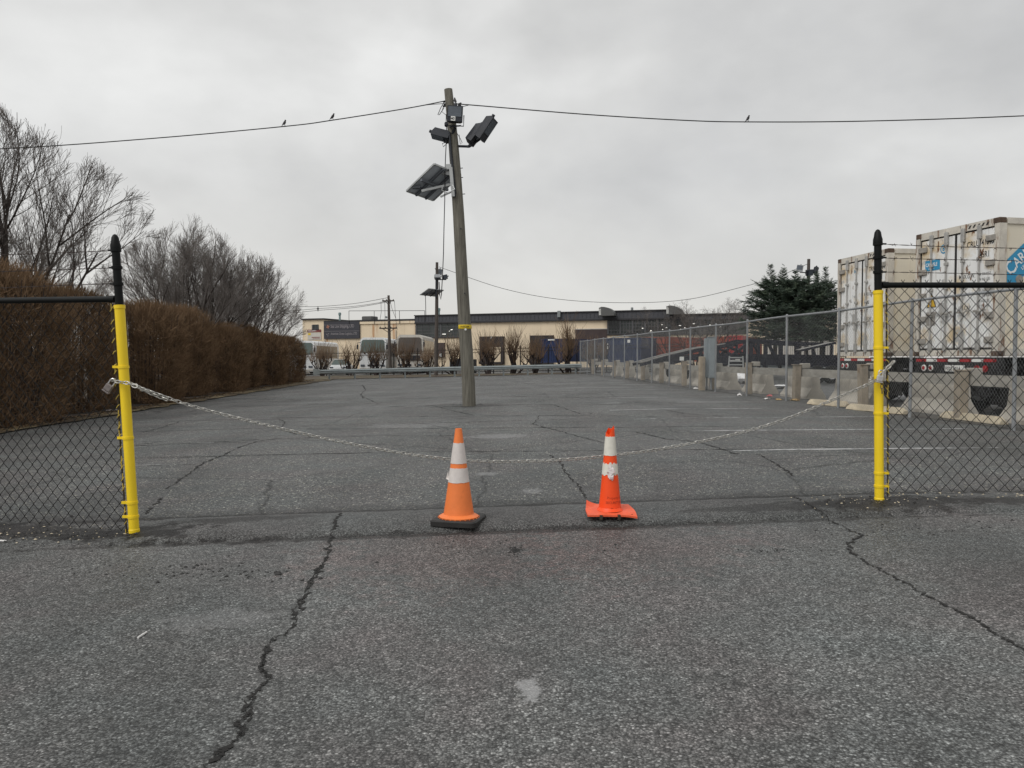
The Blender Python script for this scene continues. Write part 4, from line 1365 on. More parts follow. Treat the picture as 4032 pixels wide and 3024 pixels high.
# ------------------------------------------------------------------ reefer containers on chassis
def container(label, C0, C1, zb, code, tcol, full, seed):
    C0, C1 = V((*C0, 0)), V((*C1, 0))
    ex = (C1 - C0).normalized()
    t = thing('shipping_container', label, 'shipping container', (C0.x, C0.y, zb), math.atan2(ex.y, ex.x), 'refrigerated containers on trailers')
    w, h, L = 2.44, 2.9, 12.19
    mb = MB()
    mb.bbox(.03, w - .03, .12, L, .16, h - .06)
    for k in range(24):                   # faint vertical panel joints on the sides and roof ribs
        y = .6 + k * .48
        mb.bbox(w - .03, w - .024, y, y + .03, .3, h - .25)
        mb.bbox(.024, .03, y, y + .03, .3, h - .25)
    mb.build('box_body', m_reeferside, t)
    mb = MB()
    for x0, x1 in ((0, .13), (w - .13, w)):
        mb.bbox(x0, x1, -.02, .16, .118, h - .118)
        mb.bbox(x0, x1, L - .16, L + .02, .118, h - .118)
    mb.bbox(.162, w - .162, -.015, .12, h - .16, h - .002)
    mb.bbox(.162, w - .162, -.015, .12, 0.02, .15)
    for x0, x1 in ((.0, .07), (w - .07, w)):
        mb.bbox(x0, x1, .18, L - .18, h - .13, h - .004)
        mb.bbox(x0, x1, .18, L - .18, .02, .17)
    mb.build('frame', m_frame, t)
    for x in (-.004, w - .174):
        for y in (-.024, L - .154):
            for z in (0, h - .118):
                mb = MB()
                mb.cbox((x + .089, y + .089, z + .059), (.178, .178, .118), .012)
                mb.build('corner_casting', m_cast, t)
    mb = MB()
    for k in range(5):
        x = w - .85 + k * .12
        mb.add([(x, -.019, h - .115), (x + .05, -.019, h - .115), (x + .1, -.019, h - .05), (x + .05, -.019, h - .05)], [(0, 1, 2, 3)])
    mb.build('hazard_stripes', m_gasket, t)
    mb = MB(); mb.bbox(w / 2 - .02, w / 2 + .02, .0, .1, .155, h - .165)
    for x in (.135, w - .155):
        mb.bbox(x, x + .022, .015, .1, .155, h - .165)
    mb.bbox(.16, w - .16, .02, .1, h - .19, h - .163)
    mb.bbox(.16, w - .16, .02, .1, .152, .18)
    mb.build('door_gasket', m_gasket, t)
    for side in (0, 1):
        x0, x1 = ((.158, w / 2 - .022), (w / 2 + .022, w - .158))[side]
        mb = MB()
        mb.cbox(((x0 + x1) / 2, .05, h / 2), (x1 - x0, .09, h - .37), .02)
        d = mb.build('door', m_reefer, t)
        for f in (.30, .74):
            x = x0 + (x1 - x0) * (f if side == 0 else 1 - f) + (.05 if side == 0 else -.05)
            mb = MB()
            mb.tube([(x, -.035, .09), (x, -.035, h - .08)], .019, 10)
            for z in (.35, .95, 1.55, 2.1, 2.55):
                mb.cbox((x, -.03, z), (.10, .055, .07), .01)
            mb.cbox((x, -.03, h - .22), (.10, .06, .26), .012)
            mb.cbox((x, -.03, .24), (.10, .06, .22), .012)
            mb.build('locking_bar', m_rod, d, 35)
            mb = MB()
            s = 1 if side else -1
            mb.tube([(x, -.06, .98), (x + .09, -.07, .96), (x + .18, -.07, 1.0)], .013, 6)
            mb.cbox((x + .19, -.055, 1.0), (.07, .03, .05), .008)
            mb.cbox((x - .05, -.055, .98), (.12, .03, .05), .008)
            mb.build('handle', m_hinge, d)
        for z in (.36, .88, 1.42, 1.98, 2.5):
            mb = MB()
            xx = x0 + .07 if side == 0 else x1 - .07
            mb.cbox((xx, -.012, z), (.26, .05, .13), .012)
            for q in (-.09, -.03, .03, .09):
                mb.lathe([(.014, 0), (.014, .02)], 6, Matrix.Translation((xx + q, -.036, z - .05)) @ Matrix.Rotation(R(90), 4, 'X'))
            mb.build('hinge', m_hinge, d)
        tm = lambda x, z: Matrix.Translation((x, .0022, z)) @ Matrix.Rotation(R(90), 4, 'X')
        if side == 1:
            xa = x0 + .22
            textmesh('lettering', code[0], .175, tcol, d, m=tm(xa + .08, 2.38), xs=.8, bold=.002)
            textmesh('lettering', code[1], .175, tcol, d, m=tm(xa + .42, 2.38), xs=.74, bold=.002)
            textmesh('lettering', '45R1', .18, tcol, d, m=tm(xa + .44, 2.12), xs=.72, bold=.002)
            for q, (a, b_) in enumerate((('MAX.G.W.', '34 000 KGS'), ('', '74 960 LBS'), ('TARE', '4 700 KGS'), ('', '10 360 LBS'), ('NET', '29 300 KGS'), ('', '64 600 LBS'), ('CU.CAP.', '67.0 CU.M'))):
                z = 1.74 - q * .115
                if a: textmesh('lettering', a, .135, tcol, d, m=tm(x0 + .09, z - .03), xs=.74, bold=.001)
                textmesh('lettering', b_, .085, tcol, d, m=tm(xa + .42, z), xs=.8)
        else:
            if full:
                mb = MB(); mb.bbox(x0 + .14, x0 + .60, -.001, .003, 2.0, 2.24)
                lg = mb.build('logo', m_logo, d)
                textmesh('logo_text', 'CARLISLE', .115, m_logow, lg, m=Matrix.Translation((x0 + .16, -.0035, 2.10)) @ Matrix.Rotation(R(90), 4, 'X'), xs=.76, bold=.003)
                textmesh('logo_text', 'LEASING', .05, m_logow, lg, m=Matrix.Translation((x0 + .24, -.0035, 2.03)) @ Matrix.Rotation(R(90), 4, 'X'))
                mb = MB()
                mb.add([(x0 + .20, .001, 1.14), (x0 + .52, .001, 1.14), (x0 + .36, .001, 1.48)], [(0, 1, 2)])
                wt = mb.build('warning_triangle', m_ink, d)
                mb = MB()
                mb.add([(x0 + .235, -.001, 1.16), (x0 + .485, -.001, 1.16), (x0 + .36, -.001, 1.43)], [(0, 1, 2)])
                mb.build('triangle_face', m_warn, wt)
                mb = MB(); mb.bbox(x0 + .2, x0 + .48, -.001, .003, .72, 1.04); mb.build('patch', m_hinge, d)
            mb = MB()
            mb.lathe([(.105, -.001), (.105, .002)], 24, Matrix.Translation((x1 - .33, .002, 2.45)) @ Matrix.Rotation(R(90), 4, 'X'))
            sg = mb.build('round_sticker', m_logo if full else m_logow, d)
            mb = MB()
            mb.lathe([(.075, -.003), (.075, .004)], 24, Matrix.Translation((x1 - .33, .001, 2.45)) @ Matrix.Rotation(R(90), 4, 'X'))
            mb.build('sticker_face', m_reefer, sg)
            textmesh('sticker_text', 'b', .13, m_logo, sg, m=Matrix.Translation((x1 - .33, -.0045, 2.41)) @ Matrix.Rotation(R(90), 4, 'X'), align='CENTER', bold=.006)
    if full:     # big slanted blue logo on the long side
        X = w - .022
        mb = MB()
        pol = [(.20, 1.54), (.20, 2.03), (1.02, 2.74), (1.85, 2.74), (.43, 1.54)]
        mb.add([(X + .003, y, z) for y, z in pol], [tuple(range(len(pol)))])
        lg = mb.build('side_logo', m_logo, t)
        rm = Matrix(((0, 0, 1, X + .007), (1, 0, 0, .28), (0, 1, 0, 1.66), (0, 0, 0, 1))) @ Matrix.Rotation(R(40), 4, 'Z')
        textmesh('logo_text', 'C', .40, m_logow, lg, m=rm @ Matrix.Translation((.0, .02, 0)), xs=.85, bold=.006)
        textmesh('logo_text', 'ARLISLE', .30, m_logow, lg, m=rm @ Matrix.Translation((.24, .05, 0)), xs=.85, bold=.005)
        textmesh('logo_text', 'LEASING', .10, m_logow, lg, m=rm @ Matrix.Translation((.32, -.07, 0)), bold=.002)
        mb = MB(); mb.lathe([(.09, 0), (.09, .01)], 16, Matrix.Translation((X, .50, 1.62)) @ Matrix.Rotation(R(90), 4, 'Y')); mb.build('vent_cap', m_hinge, t)
    return t
def wheel(parent, x, y, r=.5, w=.28, ax='X'):
    m = Matrix.Translation((x, y, r)) @ Matrix.Rotation(R(90), 4, 'Y')
    mb = MB()
    mb.lathe([(r * .56, -w / 2), (r * .9, -w / 2), (r, -w * .36), (r, w * .36), (r * .9, w / 2), (r * .56, w / 2), (r * .56, -w / 2)], 28, m, cap=False)
    wh = mb.build('wheel', m_tyre, parent, 40)
    mb = MB()
    mb.lathe([(r * .57, -w * .45), (r * .5, -w * .2), (r * .2, -w * .2), (r * .18, -w * .42), (.001, -w * .42)], 20, m, cap=False)
    mb.lathe([(r * .57, w * .45), (r * .5, w * .2), (r * .2, w * .2), (r * .18, w * .42), (.001, w * .42)], 20, m, cap=False)
    mb.build('rim', m_rim, wh, 40)
    return wh
def chassis(label, C0, C1, zb, plate):
    C0, C1 = V((*C0, 0)), V((*C1, 0))
    ex = (C1 - C0).normalized()
    g0 = 0.0
    t = thing('trailer_chassis', label, 'trailer', (C0.x, C0.y, g0), math.atan2(ex.y, ex.x), 'container trailers')
    w, L = 2.44, 12.2
    mb = MB()
    for x in (.72, w - .84):
        mb.bbox(x, x + .12, .2, L, zb - .32, zb - .04)
    for y in (1.0, 3.4, 6, 9, 11.5):
        mb.bbox(.1, w - .1, y, y + .14, zb - .19, zb - .012)
    mb.bbox(.84, w - .84, .9, 3.6, zb - .5, zb - .36)
    mb.build('frame', m_chassis, t)
    mb = MB(); mb.cbox((w / 2, .1, zb - .21), (w - .02, .2, .36), .015); mb.bbox(.35, .45, .05, .15, .5, zb - .39); mb.bbox(w - .45, w - .35, .05, .15, .5, zb - .39); mb.bbox(.25, w - .25, .05, .15, .42, .5)
    bm = mb.build('rear_bumper', m_chassis, t)
    for k in range(7):
        mb = MB(); mb.bbox(.06 + k * .335, .06 + k * .335 + .333, -.006, -.001, zb - .115, zb - .05)
        mb.build('reflective_stripe', m_redlens if k % 2 == 0 else m_wlabel, bm)
    for x in (.32, .54, w - .54, w - .32):
        mb = MB(); mb.lathe([(.055, 0), (.06, .02)], 18, Matrix.Translation((x, .0, zb - .26)) @ Matrix.Rotation(R(90), 4, 'X'))
        mb.lathe([(.075, 0), (.075, .012)], 18, Matrix.Translation((x, .0, zb - .26)) @ Matrix.Rotation(R(90), 4, 'X'))
        rl = mb.build('tail_light', m_wlabel if x < 1 else m_redlens, bm, 40)
        mb = MB(); mb.lathe([(.05, 0), (.045, .028), (.02, .03)], 18, Matrix.Translation((x, .0, zb - .26)) @ Matrix.Rotation(R(90), 4, 'X'))
        o = mb.build('red_lens', m_redlens, rl, 40)
        # sub-part of the light would be a fourth level: keep it with the bumper
        o.parent = bm
    if plate:
        mb = MB(); mb.bbox(.98, 1.56, -.01, -.001, zb - .33, zb - .19)
        pt = mb.build('number_plate', m_wlabel, t)
        textmesh('plate_text', 'F022 4014', .12, m_ink, pt, m=Matrix.Translation((1.0, -.0125, zb - .31)) @ Matrix.Rotation(R(90), 4, 'X'), xs=.86, bold=.002)
    for y in (1.3, 2.55):
        for x in (.16, .46, w - .46, w - .16):
            wheel(t, x, y, .51, .27)
    for x in (.31, w - .31):
        mb = MB(); mb.bbox(x - .3, x + .3, .45, .458, .22, zb - .19); mb.build('mud_flap', m_rubber, t)
    return t
A0, A1 = (9.655, 18.45), (10.13, 16.10)
B0, B1 = (9.74, 23.05), (10.06, 20.66)
container('white shipping container with large blue side logo at the right edge of the view', A0, A1, 1.27, ('CRLU', '141648 3'), m_ink, True, 1)
chassis('black trailer chassis under the container with the blue side logo', A0, A1, 1.27, True)
container('rust spotted white shipping container without a big logo, farther behind the upright post', B0, B1, 1.27, ('TRIU', '84217 6'), m_ink, False, 2)
chassis('black trailer chassis under the rust spotted farther container', B0, B1, 1.27, False)

# ------------------------------------------------------------------ vegetation
def grow(tr, cr, rg, p, d, L, r, lev, maxlev, up=.25, spread=.55, nch=6, mid=1, t0=.22, lf=(.40, .66), env=None):
    n = 5 if lev < 2 else 3
    pts, rad = [p.copy()], [r]
    q = p.copy(); dd = d.copy()
    for i in range(n):
        dd = (dd + V((rg.gauss(0, 1), rg.gauss(0, 1), rg.gauss(0, 1))) * .10 + V((0, 0, up * .28))).normalized()
        q = q + dd * L / n
        if env and (i or lev) and not env(q, lev): break
        pts.append(q.copy())
        rad.append(max(.004, r * (1 - .78 * (i + 1) / n)))
    if len(pts) < 2: return
    n = len(pts) - 1
    (tr if lev <= mid else cr).tube(pts, rad, 6 if lev == 0 else (4 if lev == 1 else 3), cap=False)
    if lev >= maxlev: return
    k = nch if lev < maxlev - 1 else nch - 1
    for i in range(k):
        t = t0 + (1 - t0) * (i + rg.random()) / k
        f = t * n
        i0 = min(n - 1, int(f))
        q = pts[i0].lerp(pts[i0 + 1], f - i0)
        base = (pts[i0 + 1] - pts[i0]).normalized()
        az = rg.uniform(0, 6.283)
        o = base.orthogonal().normalized()
        o = o * math.cos(az) + base.cross(o) * math.sin(az)
        nd = (base + o * spread * rg.uniform(.7, 1.3) + V((0, 0, up))).normalized()
        grow(tr, cr, rg, q, nd, L * rg.uniform(*lf) * (1.12 - .45 * t), max(.0046, r * .5 * (1 - .4 * t)), lev + 1, maxlev, up, spread, nch, mid, t0, lf, env)
def bare_tree(seed, H, stems, fan, nch=6, maxlev=4, name='bare_tree', label='', cat='tree', group=None, up=.22, spread=.5, mats=None, r0=.09, t0=.22, lf=(.40, .66), lk=(.52, .66), dome=None):
    rg = random.Random(seed)
    tr, cr = MB(), MB()
    env = None
    if dome:
        def env(q, lev):
            if lev == 0: return q.xy.length < dome * .8 and (q.z > 1.6 or q.xy.length < 1.5)
            if q.z < 2.4 and q.xy.length > 1.2: return False
            a = math.atan2(q.y, q.x)
            k_ = 1 + .07 * math.sin(3 * a + seed) + .06 * math.sin(7 * a + q.z * 1.7) + rg.uniform(-.06, .06)
            return (q.xy.length / (dome * k_)) ** 2 + ((q.z - .50 * H) / (.50 * H * k_)) ** 2 < 1
    for k in range(stems):
        az = 2.4 * k + rg.uniform(-.3, .3)
        tilt = fan * math.sqrt((k + .5) / stems) * rg.uniform(.85, 1.1)
        d = V((math.cos(az) * math.sin(tilt), math.sin(az) * math.sin(tilt), math.cos(tilt)))
        grow(tr, cr, rg, V((math.cos(az) * .15, math.sin(az) * .15, -.1)), d, H * rg.uniform(*lk), r0 * rg.uniform(.75, 1.1), 0, maxlev, up, spread, nch, 1, t0, lf, env)
    t = thing(name, label, cat, (0, 0, 0), 0, group)
    tr.build('trunk', mats[0], t, True)
    cr.build('crown', mats[1], t, True)
    return t
GT = 'bare trees behind the hedge'
T1 = bare_tree(5, 8.6, 13, .75, 6, 4, label='tallest bare tree at the left edge rising above the hedge', group=GT, mats=(m_bark, m_twig), r0=.10, up=.10, spread=.46, t0=.25, lf=(.46, .70), lk=(.62, .78), dome=4.6)
T1.location = (-15.0, 22.0, gz(-15, 22))
T2 = bare_tree(9, 8.3, 14, 1.0, 6, 4, label='wide bare tree at the far end of the hedge, rightmost of the row', group=GT, mats=(m_bark, m_twig), r0=.085, up=.09, spread=.46, t0=.25, lf=(.46, .70), lk=(.60, .76), dome=4.7)
T2.location = (-17.0, 45.5, gz(-15, 45))
dup(T2, (-18.2, 28.0, gz(-14, 25)), R(75), 'shorter bare tree behind the hedge, left of the gap of sky', (.80, .80, .88))
dup(T1, (-15.9, 37.5, gz(-15, 36)), R(140), 'bare tree over the hedge, leftmost of the far clump', (.92, .92, .98))
dup(T2, (-16.2, 40.0, gz(-15, 40)), R(200), 'bare tree in the middle of the far clump over the hedge', (1.0, 1.0, 1.06))
dup(T1, (-17.2, 50.0, gz(-15, 50)), R(250), 'bare tree half hidden behind the far clump over the hedge', (.9, .9, .82))

def hedge_bush(seed, W_, D, H, n):
    """clipped bare shrub: thousands of short upright twigs filling a rounded box"""
    rg = random.Random(seed)
    mb = MB()
    ph = [rg.uniform(0, 6.28) for _ in range(6)]
    def surf(th, z):
        f = z / H
        r = 1.0 - .16 * (1 - f) ** 2 + .05 * math.sin(3 * th + ph[0]) + .04 * math.sin(7 * th + ph[1] + z * 2) + .03 * math.sin(z * 5 + ph[2])
        if f > .74: r *= math.sqrt(max(.05, 1 - ((f - .74) / .29) ** 2))
        if f < .1: r *= .86 + 1.4 * f
        c, s = abs(math.cos(th)) ** .75, abs(math.sin(th)) ** .75
        return math.copysign(c, math.cos(th)) * W_ / 2 * r, math.copysign(s, math.sin(th)) * D / 2 * r
    for i in range(n):
        th = rg.uniform(0, 6.283)
        z = H * rg.random() ** .9 * 1.0
        x, y = surf(th, min(z, H * .995))
        k = 1 - abs(rg.gauss(0, .13))
        if z > H * .75: k = math.sqrt(rg.random())
        x *= k; y *= k
        out_ = V((x, y, 0)).normalized() if abs(x) + abs(y) > .01 else V((1, 0, 0))
        d = (V((0, 0, .65)) + out_ * rg.uniform(-.1, .8) + V((rg.gauss(0, .5), rg.gauss(0, .5), rg.gauss(0, .35)))).normalized()
        L = rg.uniform(.14, .42)
        if z > H * .86: L *= 1.35; d = (d + V((0, 0, .8))).normalized()
        w = rg.uniform(.004, .010)
        s = d.cross(V((rg.uniform(-1, 1), rg.uniform(-1, 1), rg.uniform(-1, 1))).normalized())
        s = s.normalized() * w
        p = V((x, y, max(.02, z - L * .4)))
        m_ = p + d * L * .55 + V((rg.gauss(0, .02), rg.gauss(0, .02), 0))
        e = m_ + (d + V((rg.gauss(0, .2), rg.gauss(0, .2), .1))).normalized() * L * .45
        mb.add([p - s, p + s, m_ + s * .7, m_ - s * .7, e], [(0, 1, 2, 3), (3, 2, 4)])
    st = MB()
    for i in range(60):
        a = rg.uniform(0, 6.28); q = math.sqrt(rg.random())
        x, y = math.cos(a) * W_ * .42 * q, math.sin(a) * D * .40 * q
        st.tube([(x * .75, y * .75, -.05), (x * .9, y * .9, H * .45), (x * 1.05, y * 1.05, H * .9)], [.022, .016, .006], 4, cap=False)
    t = thing('hedge_bush', 'x', 'hedge', (0, 0, 0), 0, 'clipped bushes of the hedge')
    mb.build('twigs', m_twigh, t)
    st.build('stems', m_shrubbark, t)
    return t
hb1 = hedge_bush(1, 2.9, 4.2, 3.35, 24000)
hb2 = hedge_bush(2, 2.7, 3.9, 3.35, 21000)
hl = ['brown clipped bush nearest the camera, at the left edge behind the black mesh', 'brown clipped bush behind the leaning yellow post', 'second brown clipped bush to the right of the leaning post', 'third brown clipped bush from the leaning post along the hedge', 'fourth brown clipped bush from the leaning post along the hedge', 'fifth brown clipped bush from the leaning post along the hedge', 'sixth brown clipped bush from the leaning post along the hedge', 'seventh brown clipped bush from the leaning post, near the grass', 'dark rounded bush closing the far end of the hedge by the guardrail']
hy = [13.2, 17.8, 22.4, 27.0, 31.6, 36.2, 40.8, 45.4, 50.2]
for k, y in enumerate(hy):
    rg = random.Random(k + 5)
    x = hx(y, -1.5) + (.22 if k % 2 else -.22) + rg.uniform(-.08, .08)
    src = hb1 if k % 2 == 0 else hb2
    sc = (rg.uniform(.88, 1.12), rg.uniform(.86, 1.0), rg.uniform(.97, 1.04) * (1.14, 1.12, 1.10, 1.02, 1.06, .96, 1.01, .93, .92)[k])
    if k == 8: sc = (.95, .95, .90); x = hx(y, -1.2)
    rz = math.atan(.0906) + (math.pi if k % 4 > 1 else 0) + rg.uniform(-.06, .06)
    if k < 2:
        src.location = (x, y, gz(x, y)); src.rotation_euler = (0, 0, rz); src.scale = sc; src['label'] = hl[k]
    else:
        dup(src, (x, y, gz(x, y)), rz, hl[k], sc)

# shrubs along the iron fence
def fence_shrub(seed, label):
    rg = random.Random(seed)
    tr, cr = MB(), MB()
    for k in range(9):
        az = rg.uniform(0, 6.28); tl = rg.uniform(.15, .75)
        d = V((math.cos(az) * math.sin(tl), math.sin(az) * math.sin(tl), math.cos(tl)))
        pts, rad = [V((rg.gauss(0, .12), rg.gauss(0, .12), -.05))], [.06]
        Lk = rg.uniform(1.5, 2.3)
        for i in range(5):
            d = (d + V((rg.gauss(0, .16), rg.gauss(0, .16), .05))).normalized()
            pts.append(pts[-1] + d * Lk / 5); rad.append(.06 - .006 * i)
        tr.tube(pts, rad, 5)
        for s in range(3):
            i = rg.randint(2, 5)
            q = pts[i]
            e = q + (d + V((rg.gauss(0, .7), rg.gauss(0, .7), .3))).normalized() * rg.uniform(.25, .5)
            tr.tube([q, e], .045, 5, r1=.035)
            for _ in range(6):
                dd = (V((rg.gauss(0, .38), rg.gauss(0, .38), 1))).normalized()
                L = rg.uniform(.6, 1.7)
                m_ = e + dd * L * .5 + V((rg.gauss(0, .05), rg.gauss(0, .05), 0))
                cr.tube([e, m_, m_ + (dd + V((0, 0, .3))).normalized() * L * .5], [.011, .009, .006], 3, cap=False)
        e = pts[-1]
        for _ in range(7):
            dd = (V((rg.gauss(0, .4), rg.gauss(0, .4), 1))).normalized()
            L = rg.uniform(.8, 1.9)
            m_ = e + dd * L * .5
            cr.tube([e, m_, m_ + (dd + V((0, 0, .3))).normalized() * L * .5], [.011, .009, .006], 3, cap=False)
    t = thing('bare_shrub', label, 'shrub', (0, 0, 0), 0, 'bare shrubs along the iron fence')
    tr.build('trunk', m_shrubbark, t)
    cr.build('crown', m_twigtan, t)
    return t
def yfence(u): return 65.0 / (1 + .449 * (u - 2016) / FPX)
sh = [(1272, 'bare shrub left of the dark sign, first along the iron fence', 1.0), (1384, 'bare shrub under the dark sign by the iron fence', .92), (1478, 'bare shrub in front of the white bus by the iron fence', 1.0), (1598, 'bare shrub in front of the cream topped bus', .95), (1690, 'bare shrub left of the distant solar light pole', .85), (1785, 'bare shrub just left of the tall leaning pole', 1.0), (1918, 'bare shrub in front of the first dark dock door', 1.12), (2025, 'bare shrub between the two dark dock doors', 1.15), (2112, 'bare shrub in front of the dark blue container trailer', 1.0), (2232, 'bare shrub right of the dark blue container trailer', 1.25), (2335, 'bare shrub in front of the wide brown door', .9)]
s1 = fence_shrub(3, sh[0][1]); s2 = fence_shrub(8, sh[1][1])
for k, (u, lab, sc) in enumerate(sh):
    Y = yfence(u) - 2.2
    p = P(u, 1400, Y); z = gz(p.x, p.y)
    src = (s1, s2)[k % 2]
    if k < 2:
        src.location = (p.x, p.y, z); src.rotation_euler = (0, 0, k); src.scale = (sc,) * 3
    else:
        dup(src, (p.x, p.y, z), k * 1.7, lab, (sc, sc, sc))
# small vase trees right of the building middle
vt = bare_tree(21, 8.2, 5, .5, 5, 4, label='bare vase shaped tree in front of the lit windows, left one', group='bare trees before the lit windows', up=.06, spread=.6, mats=(m_shrubbark, m_twig), r0=.085, t0=.35, lf=(.48, .7))
p = P(2672, 1400, 56.0); vt.location = (p.x, p.y, gz(p.x, p.y)); vt.scale = (.80, .80, .66)
p = P(2745, 1400, 57.0); dup(vt, (p.x, p.y, gz(p.x, p.y)), 2.1, 'bare vase shaped tree in front of the lit windows, middle one', (.85, .85, .74))
p = P(2855, 1400, 56.0); dup(vt, (p.x, p.y, gz(p.x, p.y)), 4.0, 'bare vase shaped tree in front of the lit windows, beside the conifers', (.85, .85, .72))

def conifer(seed, H, Rr, label, spires):
    rg = random.Random(seed)
    tr, cr = MB(), MB()
    tr.tube([(0, 0, -.1), (.05, 0, H * .4), (0, .05, H * .8)], [.16, .12, .06], 8)
    def spray(q, d, L):
        # flat needle tufts along a drooping twig
        s = d.cross(V((0, 0, 1)))
        s = s.normalized() if s.length > .05 else V((1, 0, 0))
        n = max(3, int(L / .07))
        for i in range(n):
            t = i / n
            c = q + d * L * t + V((0, 0, -.12 * t * t * L))
            for sg in (-1, 1):
                a = (s * sg * rg.uniform(.5, 1) + d * rg.uniform(.3, .9) + V((0, 0, rg.uniform(-.35, .35)))).normalized()
                ln = rg.uniform(.11, .24) * (1.15 - .5 * t)
                w = a.cross(V((rg.gauss(0, 1), rg.gauss(0, 1), rg.gauss(0, 1)))).normalized() * .018
                cr.add([c - w, c + w, c + a * ln + w * .3, c + a * ln - w * .3], [(0, 1, 2, 3)])
    z0 = H * .33
    nb = 150
    for i in range(nb):
        f = i / nb
        z = z0 + (H * .86 - z0) * f
        az = i * 2.399 + rg.uniform(-.4, .4)
        prof = math.sin(math.pi * min(1, .30 + .64 * f)) ** .8
        L = Rr * prof * rg.uniform(.5, 1.18)
        d = V((math.cos(az), math.sin(az), rg.uniform(-.22, .25) + .35 * f)).normalized()
        b = V((0, 0, z))
        tr.tube([b, b + d * L * .5 + V((0, 0, -.05)), b + d * L + V((0, 0, -.02))], [.035, .022, .008], 4, cap=False)
        for k in range(int(7 + L * 8)):
            t = rg.uniform(.25, 1.0)
            q = b + d * L * t
            dd = (d + V((rg.gauss(0, .6), rg.gauss(0, .6), rg.gauss(-.05, .35)))).normalized()
            spray(q, dd, rg.uniform(.25, .62))
    for (x, y, zt) in spires:
        q0 = V((x * .5, y * .5, H * .72))
        tr.tube([q0, V((x, y, zt))], .03, 4, r1=.008)
        for k in range(60):
            t = rg.uniform(.05, 1)
            q = q0.lerp(V((x, y, zt)), t)
            az = rg.uniform(0, 6.28)
            spray(q, V((math.cos(az), math.sin(az), .75)).normalized(), (1 - t) * .7 + .14)
    t = thing('conifer_tree', label, 'tree', (0, 0, 0), 0, 'dark conifers beyond the fence')
    tr.build('trunk', m_shrubbark, t)
    cr.build('crown', m_needle, t)
    return t
k1 = conifer(4, 6.7, 2.3, 'dark conifer on the left of the group with twin leading spires', [(-.35, 0, 7.05), (.6, .1, 7.0)])
p = P(3050, 1400, 50); k1.location = (p.x, p.y, gz(p.x, p.y))
k2 = conifer(6, 6.7, 2.3, 'dark conifer in the middle of the group, before the far light pole', [(-.3, 0, 6.45)])
p = P(3145, 1400, 49); k2.location = (p.x, p.y, gz(p.x, p.y))
p = P(3235, 1400, 50.5); dup(k1, (p.x, p.y, gz(p.x, p.y)), 1.9, 'dark conifer on the right of the group, against the rust spotted container', (.85, .85, .97))

# ------------------------------------------------------------------ guardrail
def wrail(name, label, a, b, npost, endcap=True):
    a, b = V(a), V(b)
    t = thing(name, label, 'guardrail', a)
    d = (b - a); L = d.length; e = d.normalized()
    nrm = V((e.y, -e.x, 0)).normalized()
    prof = [(0, .155), (.02, .15), (.02, .115), (.075, .075), (.075, .045), (.02, .01), (.02, -.01), (.075, -.045), (.075, -.075), (.02, -.115), (.02, -.15), (0, -.155)]
    mb = MB()
    n = 20
    vs = []
    for j in range(n + 1):
        c = e * L * j / n + V((0, 0, .60))
        for o, z in prof: vs.append(c + nrm * (o + .08) + V((0, 0, z)))
    m_ = len(prof)
    mb.add(vs, [(j * m_ + k, j * m_ + k + 1, (j + 1) * m_ + k + 1, (j + 1) * m_ + k) for j in range(n) for k in range(m_ - 1)])
    mb.build('rail', m_rail, t, 40)
    for k in range(npost):
        c = e * L * (k + .35) / (npost - .4)
        mb = MB()
        zg = gz((a + c).x, (a + c).y) - (a + c).z
        for o in (-.05, .05):
            mb.beam(c + e * o + V((0, 0, zg - .1)), c + e * o + V((0, 0, .70)), .012, .11)
        mb.beam(c + V((0, 0, zg - .1)), c + V((0, 0, .70)), .10, .012)
        mb.beam(c + nrm * .05 + V((0, 0, .46)), c + nrm * .05 + V((0, 0, .72)), .10, .08)
        mb.build('post', m_rail, t)
    if endcap:
        mb = MB()
        q = [V((0, 0, .60)) + nrm * .10 - e * x for x in (0, .2, .42, .5)]
        hh = [.155, .2, .24, .2]
        vs = []
        for c, h in zip(q, hh):
            vs += [c + V((0, 0, h)), c - V((0, 0, h)), c - V((0, 0, h)) - nrm * .09, c + V((0, 0, h)) - nrm * .09]
        mb.add(vs, [(j * 4 + k, j * 4 + (k + 1) % 4, j * 4 + 4 + (k + 1) % 4, j * 4 + 4 + k) for j in range(3) for k in range(4)] + [(3, 2, 1, 0), (12, 13, 14, 15)])
        mb.build('end_terminal', m_rail, t)
    return t
ga, gb = P(1262, 1497, 55.9), P(2290, 1472, 58.0)
ga.z = gz(ga.x, ga.y); gb.z = gz(gb.x, gb.y)
wrail('guardrail', 'long steel guardrail closing the far end of the lot', ga, gb, 11)
p, q = P(2900, 1440, 44), P(3290, 1440, 42.5)
p.z = gz(p.x, p.y); q.z = gz(q.x, q.y)
wrail('guardrail', 'short steel guardrail under the conifers behind the car trailer', p, q, 4, False)

